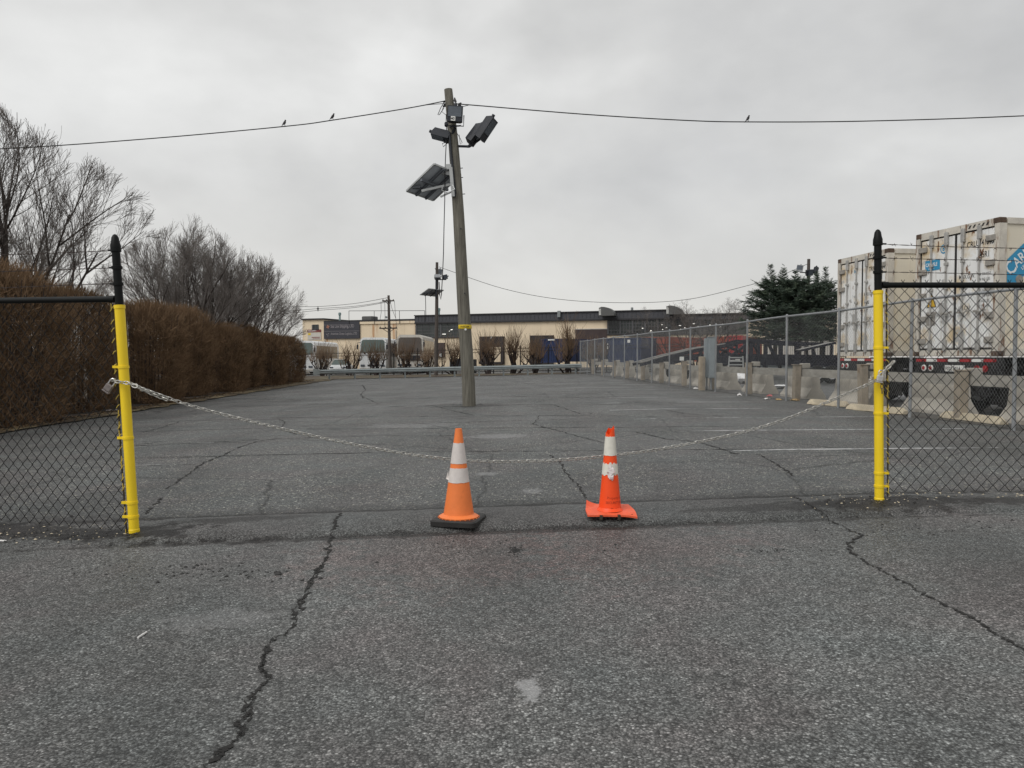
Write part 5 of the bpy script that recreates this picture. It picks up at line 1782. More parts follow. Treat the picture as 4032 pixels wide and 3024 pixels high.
# ------------------------------------------------------------------ iron picket fence
def fpt(u):
    Y = yfence(u); p = P(u, HOR, Y); p.z = gz(p.x, p.y); return p
i0, i1 = fpt(1120), fpt(3330)
ir = thing('iron_fence', 'black iron picket fence in front of the cream building', 'fence', i0)
d = i1 - i0; L = V((d.x, d.y, 0)).length
e = V((d.x, d.y, 0)).normalized()
HF = 2.25
npan = int(L / 2.45)
for k in range(npan + 1):
    c = e * L * k / npan; z = gz((i0 + c).x, (i0 + c).y) - i0.z
    mb = MB()
    mb.box(c + V((0, 0, z + HF / 2)), (.075, .075, HF + .1), Matrix.Rotation(math.atan2(e.y, e.x), 3, 'Z'))
    mb.lathe([(.06, 0), (.03, .05), (.0, .07)], 4, Matrix.Translation(c + V((0, 0, z + HF + .05))))
    mb.build('post', m_iron, ir)
    if k < npan:
        c2 = e * L * (k + 1) / npan; z2 = gz((i0 + c2).x, (i0 + c2).y) - i0.z
        mb = MB()
        for zz in (.18, HF - .42, HF - .17):
            mb.beam(c + V((0, 0, z + zz)), c2 + V((0, 0, z2 + zz)), .03, .045)
        for j in range(1, 19):
            t = j / 19
            q = c.lerp(c2, t); zq = z + (z2 - z) * t
            mb.tube([q + V((0, 0, zq + .08)), q + V((0, 0, zq + HF - .06)), q + V((0, 0, zq + HF))], [.012, .012, .003], 4)
        mb.build('picket_panel', m_iron, ir)

# ------------------------------------------------------------------ building (local frame along its facade)
KB, YB = .4, 95.0
eb_ = V((1, -KB, 0)).normalized()
bl = thing('warehouse', 'long low cream warehouse with dark roof band and lit windows', 'building', (0, YB, 0), math.atan2(eb_.y, eb_.x))
def bs(u, v):
    t = (u - 2016) / FPX
    Y = YB / (1 + KB * t)
    return t * Y * math.hypot(1, KB), EYE + (HOR - v) * Y / FPX
def brect(mb, u0, v0, u1, v1, y0, y1):
    s0, za = bs(u0, v0); s1, _ = bs(u1, v0)
    um = (u0 + u1) / 2
    mb.bbox(s0, s1, y0, y1, bs(um, v1)[1], bs(um, v0)[1])
def bpart(name, rects, mat, parent=bl, y0=-.1, y1=.0):
    mb = MB()
    for r_ in rects: brect(mb, *r_, y0, y1)
    return mb.build(name, mat, parent)
S_ = lambda u: bs(u, HOR)[0]
GZ0 = -1.2
mb = MB()
mb.bbox(S_(1193), S_(1277), 0, 24, GZ0, 6.45)
mb.build('tower', m_cream, bl)
mb = MB(); mb.bbox(S_(1191), S_(1280), -.25, 24.2, 6.45, 6.62); mb.build('tower_cap', m_fasciad, bl)
mb = MB(); mb.bbox(S_(1277), S_(1637), .05, 24, GZ0, 6.05); mb.build('wall', m_creamrust, bl)
mb = MB(); mb.bbox(S_(1278), S_(1637), -.12, 24, 6.05, 6.28); mb.build('roof_edge', m_fasciad, bl)
mb = MB(); mb.bbox(S_(1382), S_(1637), -.10, .05, 5.72, 6.048); mb.build('wall_band', m_cream, bl)
mb = MB(); mb.bbox(S_(1637), S_(2640), .05, 26, GZ0, 5.62); mb.build('wall', m_cream, bl)
mb = MB(); mb.bbox(S_(2640), S_(3420), .05, 26, GZ0, 5.50); mb.build('wall', m_cream, bl)
mb = MB(); mb.bbox(S_(1636), S_(2640), -.15, 26, 5.62, 6.62)
k = 0
s = S_(1636)
while s < S_(2640):
    mb.bbox(s, s + .05, -.19, -.15, 5.95, 6.5); s += .5
fa = mb.build('roof_fascia', m_fascia, bl)
mb = MB(); mb.bbox(S_(1635), S_(2641), -.3, 26.2, 6.62, 6.74); mb.bbox(S_(1636), S_(2640), -.24, -.191, 5.62, 5.80); mb.build('roof_edge', m_fasciad, bl)
mb = MB(); mb.bbox(S_(2641), S_(3420), -.12, 26, 5.50, 6.05); mb.build('roof_fascia', m_fascia, bl)
mb = MB(); mb.bbox(S_(2641), S_(3421), -.3, 26.2, 6.05, 6.17); mb.build('roof_edge', m_fasciad, bl)
# windows
def band(u0, u1, zb, zt, nu, nv):
    mb = MB(); mb.bbox(S_(u0), S_(u1), -.02, .03, zb, zt)
    w = mb.build('window', m_glass, bl)
    mb = MB()
    for k in range(nu + 1):
        s = S_(u0) + (S_(u1) - S_(u0)) * k / nu
        ww = .10 if k % 4 == 0 else .035
        mb.bbox(s - ww, s + ww, -.09 if k % 4 == 0 else -.07, -.02, zb, zt)
    for k in range(nv + 1):
        z = zb + (zt - zb) * k / nv
        mb.bbox(S_(u0), S_(u1), -.06, -.022, z - .03, z + .03)
    mb.build('glazing_bars', m_mull, w)
    mb = MB(); mb.bbox(S_(u0) - .1, S_(u1) + .1, -.12, .0, zb - .16, zb - .032); mb.build('sill', m_fasciad, w)
    return w
w1 = band(1640, 1838, 3.92, 5.60, 8, 4)
w2 = band(2394, 2640, 4.02, 5.60, 20, 4)
w3 = band(2642, 2935, 4.0, 5.48, 20, 4)
w4 = band(1233, 1256, 5.20, 5.75, 2, 1)
for wp, pts in ((w1, ((1771, 1304, 3), (1778, 1299, 4), (1782, 1298, 4), (1746, 1316, 7), (1754, 1316, 6))), (w2, ((2560, 1304, 5), (2563, 1302, 4), (2606, 1279, 4), (2609, 1298, 3), (2530, 1293, 5), (2405, 1259, 3), (2419, 1259, 3), (2623, 1290, 4))), (w3, ((2677, 1282, 7), (2696, 1291, 5), (2731, 1275, 8), (2746, 1287, 7), (2795, 1280, 5), (2846, 1276, 8), (2835, 1287, 6), (2680, 1297, 4)))):
    mb = MB()
    for u, v, w in pts:
        s, z = bs(u, v)
        mb.box((s, -.10, z), (w * .032, .02, .075))
    mb.build('lamp', m_lamp, wp)
# sign board, tower signs
sg = bpart('sign_board', [(1279, 1268, 1419, 1334)], m_signd, y0=-.16, y1=.04)
bm_ = lambda u, v, y: Matrix.Translation((bs(u, v)[0], y, bs(u, v)[1])) @ Matrix.Rotation(R(90), 4, 'X')
textmesh('sign_text', 'Sea Line Shipping, LTD', .58, m_signt, sg, m=bm_(1306, 1291, -.165), xs=.70, bold=.01)
textmesh('sign_text', 'American Ocean Logistics, LTD', .48, m_signt, sg, m=bm_(1306, 1319, -.165), xs=.68, bold=.006)
mb = MB()
for u, v in ((1295, 1287), ):
    s, z = bs(u, v)
    for k in range(4):
        a = k * 1.57
        mb.add([(s, -.163, z), (s + .3 * math.cos(a), -.163, z + .3 * math.sin(a)), (s + .2 * math.cos(a + .9), -.163, z + .2 * math.sin(a + .9))], [(0, 1, 2)])
mb.build('emblem', m_signo, sg)
mb = MB()
s, z = bs(1294, 1318)
for k in range(3):
    a = k * 2.09 + .5
    mb.add([(s, -.163, z), (s + .3 * math.cos(a), -.163, z + .3 * math.sin(a)), (s + .2 * math.cos(a + .7), -.163, z + .2 * math.sin(a + .7))], [(0, 1, 2)])
mb.build('emblem', m_signt, sg)
mb = MB(); brect(mb, 1281, 1303.5, 1418, 1304.6, -.175, -.16); brect(mb, 1281, 1279, 1380, 1280, -.175, -.16); mb.build('sign_trim', m_signt, sg)
ts = bpart('sign_board', [(1213, 1298, 1266, 1308)], m_maroon, y0=-.08, y1=-.002)
textmesh('sign_text', 'MARCH ENTRY A', .24, m_wlabel, ts, m=bm_(1216, 1305.5, -.085), xs=.72, bold=.006)
ts = bpart('sign_board', [(1214, 1310, 1266, 1338)], m_cwhite, y0=-.08, y1=-.002)
mb = MB(); brect(mb, 1216, 1312, 1226, 1320, -.09, -.081); mb.build('emblem', m_ylabel, ts)
mb = MB(); brect(mb, 1230, 1327, 1262, 1330, -.09, -.081); brect(mb, 1234, 1333, 1262, 1335, -.09, -.081); mb.build('sign_trim', m_maroon, ts)
# dock openings and doors
d1 = bpart('dock_door', [(1892, 1325, 1986, 1434)], m_dock, y0=-.35, y1=.05)
bpart('door_panel', [(1930, 1367, 1976, 1425)], m_cream, d1, -.40, -.35)
bpart('dock_bumper', [(1892, 1425, 1984, 1433)], m_dock, d1, -.55, -.352)
s, z = bs(1935, 1333)
textmesh('dock_number', '18', .4, m_wlabel, d1, m=bm_(1930, 1335, -.36))
bpart('dock_door', [(2090, 1321, 2180, 1434)], m_dock, y0=-.35, y1=.05)
bpart('dock_door', [(2265, 1297, 2390, 1420)], m_brown, y0=-.06, y1=.05)
bpart('door_frame', [(2263, 1294, 2392, 1297)], m_cwhite, y0=-.09, y1=.05)
bpart('dock_door', [(1668, 1350, 1752, 1407)], m_brown, y0=-.2, y1=.05)
nsg = bpart('notice', [(1734, 1392, 1746, 1403)], m_wlabel, y0=-.26, y1=-.2)
mb = MB(); brect(mb, 1737, 1396, 1743, 1399, -.27, -.26); brect(mb, 1739, 1394, 1741, 1401, -.272, -.261); mb.build('notice_mark', m_ink, nsg)
bpart('canopy', [(2474, 1312, 2640, 1324)], m_fasciad, y0=-1.2, y1=.04)
bpart('pipe', [(1280, 1340, 1281.5, 1430), (1560, 1300, 1561.5, 1430)], m_cwhite, y0=-.12, y1=.04)
# roof things fixed to the roof
def stack(u, w, v0, v1, mat, yb=2.0):
    mb = MB()
    s, z0 = bs(u, v1); _, z1 = bs(u, v0)
    r = w * .015
    mb.lathe([(r, z0 - .6), (r, z1 - .35), (r * 1.45, z1 - .33), (r * 1.45, z1), (r * .5, z1 + .05)], 14, Matrix.Translation((s, yb, 0)))
    mb.build('vent_stack', mat, bl, 40)
stack(1306, 9, 1229, 1262, m_ventg); stack(1701, 9, 1211, 1241, m_ventg); stack(2472, 7, 1208, 1229, m_roofg); stack(2921, 9, 1215, 1238, m_roofg)
mb = MB(); s0, z0 = bs(2199, 1250); mb.bbox(s0, S_(2210), -.5, -.191, z0, 6.85); mb.build('downpipe_box', m_roofg, bl)
mb = MB(); s0, z0 = bs(1389, 1262); _, z1 = bs(1389, 1244)
mb.cbox(((s0 + S_(1431)) / 2, 3, (z0 + z1) / 2), (S_(1431) - s0, 1.6, z1 - z0 + .1), .1); mb.build('roof_unit', m_hood, bl)
mb = MB(); s0, z0 = bs(1486, 1258); _, z1 = bs(1486, 1247)
mb.box((s0 + .2, 2, z1), (.2, .2, .28)); mb.tube([(s0 + .1, 2, z1), (s0 + .5, 2, z1 - .05), (s0 + .5, 2, z0 - .3)], .03, 5); mb.build('roof_lamp', m_roofg, bl)
mb = MB()
for u in (1379, 1478, 1577, 1676):
    s, zt = bs(u, 1225); mb.tube([(s, -.2, zt), (s, -.2, 5.7)], .035, 5)
mb.tube([(bs(1379, 1225)[0], -.2, bs(1379, 1225)[1]), (bs(1676, 1225)[0], -.2, bs(1676, 1224)[1])], .035, 5)
mb.build('roof_railing', m_fasciad, bl)
for u0, u1, vt, vb in ((2371, 2431, 1212, 1247), (2632, 2696, 1207, 1242)):
    s0, z1 = bs(u0, vt); s1 = S_(u1); z0 = bs(u0, vb)[1]
    h = z1 - z0; Wd = s1 - s0
    pol = [(s0, z0), (s0, z1 - h * .12), (s0 + Wd * .17, z1)] + [(s0 + Wd * (.17 + .83 * math.sin(R(a))), z0 + h * math.cos(R(a)) * 1.0) for a in range(12, 91, 11)]
    mb = MB(); mb.prism(pol, -1.6, -.35)
    hd = mb.build('roof_hood', m_hood, bl)
    mb = MB()
    for k in range(7):
        z = z0 + h * (.1 + .1 * k)
        mb.bbox(s0 + .02, s0 + Wd * .15, -1.65, -1.6, z, z + h * .06)
    mb.build('louvre', m_wlabel, hd)

# ------------------------------------------------------------------ buses, car, far containers
def bus(label, u, Y, w, h, face, kind, yaw=0):
    p = P(u, HOR, Y); z = gz(p.x, p.y)
    t = thing('bus', label, 'bus', (p.x, p.y, z), yaw, 'coaches parked behind the iron fence')
    L = 11.5
    mb = MB()
    pol = [(-w / 2, .35), (w / 2, .35), (w / 2, h - .45), (w / 2 - .10, h - .16), (w / 2 - .32, h), (-w / 2 + .32, h), (-w / 2 + .10, h - .16), (-w / 2, h - .45)]
    # raked nose: bottom forward, roof set back
    n = len(pol)
    rake = lambda zz: .0 + .35 * max(0, (zz - 1.4) / (h - 1.4))
    mb.add([(x, rake(zz), zz) for x, zz in pol] + [(x, L, zz) for x, zz in pol], [(i, (i + 1) % n, n + (i + 1) % n, n + i) for i in range(n)] + [tuple(range(n - 1, -1, -1)), tuple(range(n, 2 * n))])
    mb.build('body', face, t, 25)
    z0, z1 = (h * .60, h - .22) if kind == 0 else (h * .52, h - .26)
    mb = MB()
    wq = w - .24
    pts = []
    for zz, ww in ((z0, wq), (z0 + .1, wq), (z1 - .15, wq - .08), (z1, wq - .4)):
        pts += [(-ww / 2, rake(zz) - .02, zz), (ww / 2, rake(zz) - .02, zz)]
    mb.add(pts, [(0, 1, 3, 2), (2, 3, 5, 4), (4, 5, 7, 6)])
    mb.build('windscreen', m_windg if kind == 0 else m_wind, t)
    for sx in (-1, 1):
        for k in range(6):
            mb = MB()
            mb.bbox(sx * w / 2 - .012, sx * w / 2 + .012, 1.2 + k * 1.6, 2.7 + k * 1.6, h * .48, h - .5)
            mb.build('side_window', m_wind, t)
    for sx in (-1, 1):
        mb = MB()
        mb.tube([(sx * (w / 2 - .1), .2, h - .5), (sx * (w / 2 + .16), -.12, h - .55), (sx * (w / 2 + .16), -.16, h - .7)], .025, 6)
        mb.cbox((sx * (w / 2 + .14), -.16, h - .95), (.17, .10, .48), .03)
        mb.build('mirror', m_fixture, t)
    for sx in (-1, 1):
        mb = MB(); mb.cbox((sx * (w / 2 - .32), -.02, .85), (.42, .06, .2), .03); mb.build('headlight', m_lens, t)
    mb = MB(); mb.cbox((0, -.02, .52), (w - .1, .10, .2), .03); mb.build('bumper', m_fixture if kind == 1 else m_cwhite, t)
    mb = MB()
    if kind == 1:
        mb.cbox((.12, -.012, 1.52), (1.9, .05, .5), .02)
        mb.cbox((-.3, -.012, .82), (.9, .04, .2), .02)
    else:
        mb.lathe([(.30, -.03), (.30, .02)], 20, Matrix.Translation((.05, 0, 1.35)) @ Matrix.Rotation(R(90), 4, 'X'))
        mb.cbox((.0, -.01, .85), (1.0, .04, .16), .02)
    mb.build('grille', m_fixture, t)
    mb = MB(); mb.cbox((-w * .3, .05, h * .56), (.18, .05, .15), .02); mb.build('wiper_cover', m_fixture, t)
    for y in (2.2, 8.2):
        for sx in (-1, 1):
            wheel(t, sx * (w / 2 - .18), y, .5, .3)
    return t
bus('white bus half hidden at the far end of the hedge', 1186, 79, 2.55, 3.55, m_white, 0)
bus('white bus with a round black badge beneath its windscreen', 1467, 76, 2.6, 3.62, m_white, 0)
bus('cream topped bus with a wide black grille next to the utility pole', 1613, 75, 2.55, 3.78, m_cwhite, 1)
# small white car between the buses
p = P(1330, HOR, 75); z = gz(p.x, p.y)
car = thing('parked_car', 'white car parked left of the white bus behind the iron fence', 'car', (p.x, p.y, z), R(4))
mb = MB()
w = 1.8
sec = [(0, .3, .62, .86), (.12, .28, .82, .95), (1.0, .25, .98, 1.0), (1.1, .25, .99, 1.0), (3.9, .25, 1.02, 1.0), (4.5, .3, .95, .95), (4.6, .4, .7, .9)]
vs = []
for y, zb_, zt_, k in sec:
    ww = w * k / 2
    vs += [(-ww, y, zb_), (ww, y, zb_), (ww, y, zt_ - .12), (ww * .88, y, zt_), (-ww * .88, y, zt_), (-ww, y, zt_ - .12)]
mb.add(vs, [(j * 6 + k, j * 6 + (k + 1) % 6, (j + 1) * 6 + (k + 1) % 6, (j + 1) * 6 + k) for j in range(len(sec) - 1) for k in range(6)] + [(5, 4, 3, 2, 1, 0), tuple((len(sec) - 1) * 6 + k for k in range(6))])
mb.build('body', m_white, car, 30)
mb = MB()
pol = [(1.0, .97), (1.75, 1.48), (3.3, 1.5), (4.1, 1.0)]
vs = [(-.78 if zz < 1.2 else -.62, y, zz) for y, zz in pol] + [(.78 if zz < 1.2 else .62, y, zz) for y, zz in pol]
mb.add(vs, [(0, 1, 5, 4), (2, 3, 7, 6), (0, 3, 2, 1), (4, 5, 6, 7)])
mb.build('windows', m_windg, car)
mb = MB(); mb.cbox((0, 2.52, 1.5), (1.25, 1.6, .06), .02); mb.build('roof', m_white, car)
for sx in (-1, 1):
    mb = MB(); mb.cbox((sx * .62, .05, .72), (.36, .08, .16), .03); mb.build('headlight', m_lens, car)
    for y in (.85, 3.7): wheel(car, sx * .78, y, .32, .2)

def far_container(label, u0, u1, vt, vb, Y0, Y1, mat, marks=(), depth=6.0):
    a, b = P(u0, vb, Y0), P(u1, vb, Y1)
    zt = (P(u0, vt, Y0).z + P(u1, vt, Y1).z) / 2; zb = min(a.z, b.z)
    ex = V((b.x - a.x, b.y - a.y, 0)); w = ex.length; ex.normalize()
    h = zt - zb
    t = thing('shipping_container', label, 'shipping container', (a.x, a.y, zb), math.atan2(ex.y, ex.x), 'containers beyond the iron fence')
    mb = MB()
    n = max(4, int(w / .28))
    vs = []
    pl = []
    for k in range(n):     # corrugated front
        x = w * k / n; dx = w / n
        pl += [(x + dx * .05, 0), (x + dx * .4, 0), (x + dx * .55, .05), (x + dx * .9, .05)]
    pl = [(0, 0)] + pl[1:-1] + [(w, 0)]
    N_ = len(pl)
    for z in (.12, h - .1):
        for x, y in pl: vs.append((x, y, z))
    mb.add(vs, [(k, k + 1, N_ + k + 1, N_ + k) for k in range(N_ - 1)])
    mb.bbox(.01, w - .01, .06, depth, .1, h - .05)
    mb.build('box_body', mat, t)
    mb = MB()
    for x0, x1 in ((-.02, .1), (w - .1, w + .02)):
        mb.bbox(x0, x1, -.03, .1, .0, h)
    mb.bbox(.1, w - .1, -.025, .1, h - .12, h - .004); mb.bbox(.1, w - .1, -.025, .1, .004, .13)
    mb.bbox(-.01, .08, .1, depth, h - .12, h - .002); mb.bbox(w - .08, w + .01, .1, depth, h - .12, h - .002)
    mb.build('frame', mat, t)
    for (x, z, ww, hh) in marks:
        mb = MB(); mb.bbox(x * w, x * w + ww, -.034, -.029, z * h, z * h + hh); mb.build('marking', m_wlabel, t)
    return t
far_container('dark blue container backed up to the second dock door', 2130, 2212, 1334, 1428, 76, 74, m_blue, [(.35, .93, .9, .12)])
far_container('long dark blue container with a white square beyond the far fence end', 2388, 2524, 1330, 1428, 69, 66.5, m_blue, [(.62, .80, .28, .26), (.02, .55, .12, .14), (.02, .62, .10, .1), (.02, .72, .12, .14)], 2.44)
far_container('rust red container standing right of the long blue one', 2526, 2622, 1327, 1426, 70, 68, m_rust, [], 6)
far_container('brown red container behind the grey electrical cabinet', 2686, 2770, 1330, 1424, 66, 65, m_rust, [], 6)
far_container('red container behind the car trailer, between brown and bright red ones', 2772, 2860, 1325, 1424, 65, 63.5, m_rust, [(.5, .5, .12, .5)], 6)
far_container('bright red container nearest the conifers', 2862, 2922, 1321, 1424, 63.5, 63, m_red, [], 6)
# skip-like dark open trailer behind the tall pole
p = P(1770, HOR, 71); z = gz(p.x, p.y)
tr_ = thing('utility_trailer', 'low dark utility trailer just left of the tall pole', 'trailer', (p.x, p.y, z), R(-10))
mb = MB(); mb.bbox(0, 2.2, 0, 1.6, .55, .65); mb.bbox(0, 2.2, 0, .05, .65, 1.35); mb.bbox(0, .05, .052, 1.6, .65, 1.3); mb.bbox(2.15, 2.2, .052, 1.6, .65, 1.3); mb.build('tub', m_fixture, tr_)
mb = MB(); mb.tube([(.0, .8, .6), (-.9, .8, .45)], .05, 6); mb.tube([(-.9, .8, .0), (-.9, .8, .6)], .03, 6); mb.build('tow_bar', m_galv, tr_)
for x in (.04, 2.16):
    mb = MB(); mb.beam((x, -.04, .5), (x, -.04, 1.4), .05, .05); mb.build('corner_trim', m_alu, tr_)
for x in (-.04, 2.24): wheel(tr_, x, .8, .32, .18)

# ------------------------------------------------------------------ car carrier trailer in the yard
Yc = 40.0
cb = P(2520, HOR, Yc); cb.z = gz(cb.x, cb.y)
cc = thing('car_carrier_trailer', 'dark navy car carrier trailer with sloping loading ramp', 'trailer', cb)
lc = lambda u, v, d=0.0: P(u, v, Yc) - cb + V((0, d, 0))
mb = MB()
up_ = [(2520, 1437), (2640, 1405), (2747, 1380), (2860, 1362), (2953, 1339), (3020, 1343), (3140, 1352), (3250, 1356)]
lo_ = [(2590, 1440), (2700, 1412), (2800, 1402), (2960, 1404), (3300, 1408)]
for dd in (0, 2.4):
    for ln, h in ((up_, .16), (lo_, .26)):
        for a, b in zip(ln[:-1], ln[1:]): mb.beam(lc(*a, dd), lc(*b, dd), .10, h)
    for (a, b) in (((2760, 1385), (2765, 1440)), ((2822, 1368), (2830, 1405)), ((2953, 1339), (2956, 1450)), ((2985, 1342), (2988, 1452)), ((3016, 1344), (3016, 1452)), ((3022, 1346), (3072, 1448)), ((3072, 1350), (3070, 1450)), ((2860, 1362), (2950, 1404)), ((2953, 1345), (2880, 1400)), ((3140, 1352), (3140, 1410)), ((3200, 1354), (3205, 1440))):
        mb.beam(lc(*a, dd), lc(*b, dd), .20, .12)
mb.beam(lc(2780, 1425, .1), lc(3300, 1428, .1), .3, .35)
for k in range(10):
    u = 2800 + 50 * k
    mb.beam(lc(u, 1404), lc(u, 1404, 2.4), .1, .12)
mb.build('frame', m_navy, cc)
for dd in (.12, 1.72):
    mb = MB()
    for a, b in zip(up_[:3], up_[1:4]):
        q, r_ = lc(*a, dd) + V((0, .28, .12)), lc(*b, dd) + V((0, .28, .12))
        mb.beam(q, r_, .5, .04)
    mb.build('ramp_deck', m_deck, cc)
mb = MB(); mb.bbox(*(lambda q: (q.x, q.x + .9, q.y - .1, q.y, q.z - .6, q.z))(lc(2870, 1404))); mb.build('tool_box', m_navy, cc)
for q, wq, z0, z1 in ((lc(2872, 1402, -.12), .3, -.3, -.2), (lc(2893, 1402, -.12), .25, -.3, -.15), (lc(2675, 1412, -.08), .22, -.1, .1)):
    mb = MB(); mb.bbox(q.x, q.x + wq, q.y, q.y + .03, q.z + z0, q.z + z1); mb.build('reflector_plate', m_wlabel, cc)
mb = MB(); q = lc(2900, 1404); 
for k in range(3): mb.beam(lc(2868, 1408 + 14 * k, -.2), lc(2920, 1408 + 14 * k, -.2), .05, .06)
mb.beam(lc(2868, 1402, -.2), lc(2864, 1448, -.2), .05, .06); mb.beam(lc(2920, 1402, -.2), lc(2922, 1446, -.2), .05, .06)
mb.build('ladder', m_alu, cc)
for u in (2690, 2760):
    q = lc(u, HOR); 
    for dd in (.15, 2.25):
        m = Matrix.Translation((q.x, q.y + dd, .42)) @ Matrix.Rotation(R(90), 4, 'X')
        mb = MB(); mb.lathe([(.22, -.12), (.40, -.12), (.42, -.08), (.42, .08), (.40, .12), (.22, .12), (.22, -.12)], 24, m, cap=False)
        wh = mb.build('wheel', m_tyre, cc, 40)
        mb = MB(); mb.lathe([(.23, .1), (.2, .04), (.08, .04), (.001, .08)], 18, m, cap=False); mb.lathe([(.23, -.1), (.2, -.04), (.08, -.04), (.001, -.08)], 18, m, cap=False); mb.build('rim', m_rim, wh, 40)
# second ramp trailer further right
rb = P(3160, HOR, 36); rb.z = gz(rb.x, rb.y)
rt = thing('ramp_trailer', 'dark trailer with a raised pale loading ramp left of the rust spotted container', 'trailer', rb)
lr = lambda u, v, d=0.0: P(u, v, 36) - rb + V((0, d, 0))
mb = MB()
for dd in (0, .9): mb.beam(lr(3155, 1380, dd), lr(3290, 1350, dd), .08, .10); mb.beam(lr(3200, 1372, dd), lr(3225, 1440, dd), .07, .08); mb.beam(lr(3275, 1358, dd), lr(3272, 1440, dd), .09, .1)
mb.beam(lr(3150, 1432, .4), lr(3400, 1432, .4), .9, .3)
mb.beam(lr(3200, 1420, -.05), lr(3290, 1416, -.05), .08, .08)
mb.build('frame', m_navy, rt)
mb = MB(); mb.beam(lr(3160, 1377, .45), lr(3288, 1348, .45), .8, .03); mb.build('ramp_deck', m_deck, rt)
for u in (3215, 3270):
    q = lr(u, HOR)
    m = Matrix.Translation((q.x, q.y - .12, .42)) @ Matrix.Rotation(R(90), 4, 'X')
    mb = MB(); mb.lathe([(.22, -.12), (.40, -.12), (.42, -.08), (.42, .08), (.40, .12), (.22, .12), (.22, -.12)], 24, m, cap=False)
    wh = mb.build('wheel', m_tyre, rt, 40)
    mb = MB(); mb.lathe([(.23, .1), (.2, .04), (.08, .04), (.001, .08)], 18, m, cap=False); mb.build('rim', m_rim, wh, 40)

# ------------------------------------------------------------------ litter, snow, crumbs
def lump(name, label, cat, p, s, mat, seed, group=None, n=3, flat=1.0):
    rg = random.Random(seed)
    mb = MB()
    rows, cols = 6, 12
    vs = []
    for j in range(rows + 1):
        f = math.pi * j / rows
        for k in range(cols):
            a = 2 * math.pi * k / cols
            r = 1 + rg.uniform(-.28, .28)
            vs.append((s[0] * r * math.sin(f) * math.cos(a), s[1] * r * math.sin(f) * math.sin(a), s[2] * (1 + math.cos(f) * r) * .5 - .01))
    mb.add(vs, [(j * cols + k, j * cols + (k + 1) % cols, (j + 1) * cols + (k + 1) % cols, (j + 1) * cols + k) for j in range(rows) for k in range(cols)])
    o = tag(mb.build(name, mat, None, 35), label, cat, group)
    o.location = p
    return o
for i, (u, v, s, lab) in enumerate(((2672, 1492, (.75, .5, .42), 'heap of old snow behind the fence, left of the electrical cabinet'), (2830, 1510, (.5, .6, .5), 'heap of old snow just right of the electrical cabinet'), (2988, 1530, (.55, .4, .16), 'low patch of snow between two jersey barriers'), (2640, 1478, (.5, .4, .3), 'smaller lump of old snow at the foot of the fence, farthest along'))):
    p = G(u, v); p.x += 1.0; p.z = gz(p.x, p.y)
    lump('snow_pile', lab, 'snow', p, s, m_snow, 70 + i, 'snow heaps along the fence')
def crumple(name, label, u, v, s, mat, seed, cat='litter'):
    rg = random.Random(seed)
    mb = MB()
    n = 7
    for j in range(n):
        for i in range(n):
            x, y = (i / (n - 1) - .5), (j / (n - 1) - .5)
            mb.v.append((x * s[0] * (1 + rg.uniform(-.2, .2)), y * s[1] * (1 + rg.uniform(-.2, .2)), s[2] * .5 * rg.random() * (1.1 - abs(x) - abs(y)) + .006))
    mb.f = [(j * n + i, j * n + i + 1, (j + 1) * n + i + 1, (j + 1) * n + i) for j in range(n - 1) for i in range(n - 1)]
    o = tag(mb.build(name, mat), label, cat)
    o.location = G(u, v); o.location.z += .002
    o.rotation_euler = (0, 0, rg.uniform(0, 6))
    md = o.modifiers.new('solid', 'SOLIDIFY'); md.thickness = .003
    return o
crumple('paper_scrap', 'crumpled white paper scrap on the asphalt by the fence foot', 2912, 1558, (.22, .14, .16), m_paper, 1)
crumple('drink_carton', 'crushed red and white carton lying at the fence foot', 3030, 1562, (.16, .14, .18), m_pink, 2)
crumple('white_bag', 'flat white wrapper left of the red carton', 3018, 1572, (.26, .14, .09), m_paper, 6)
crumple('cardboard_piece', 'flattened tan cardboard piece at the fence foot', 3065, 1575, (.42, .16, .08), m_card, 3)
crumple('paper_bag', 'crumpled tan paper bag right of the flattened cardboard', 3130, 1578, (.24, .18, .17), m_card, 4)
crumple('plastic_wrapper', 'clear plastic wrapper lying under the brown hedge', 445, 1622, (.42, .2, .2), m_bag, 5)
crumple('paper_scrap', 'white paper scrap at the fence foot beside the electrical cabinet', 2740, 1532, (.22, .16, .18), m_paper, 8)
crumple('paper_scrap', 'white paper scrap at the far left fence foot', 6, 2138, (.07, .035, .02), m_paper, 9)
crumple('paper_scrap', 'small white scrap under the black mesh behind the wheel stops', 3632, 1622, (.10, .08, .10), m_paper, 10)
mb = MB()
mb.tube([(-.042, 0, .005), (.012, 0, .005)], .0055, 8)
mb.tube([(.012, 0, .005), (.036, 0, .005)], .0046, 8)
o = tag(mb.build('cigarette_butt', m_paper, None, 40), 'white cigarette butt lying on the road in the foreground', 'litter')
o.location = G(562, 2515); o.rotation_euler = (0, 0, R(86))

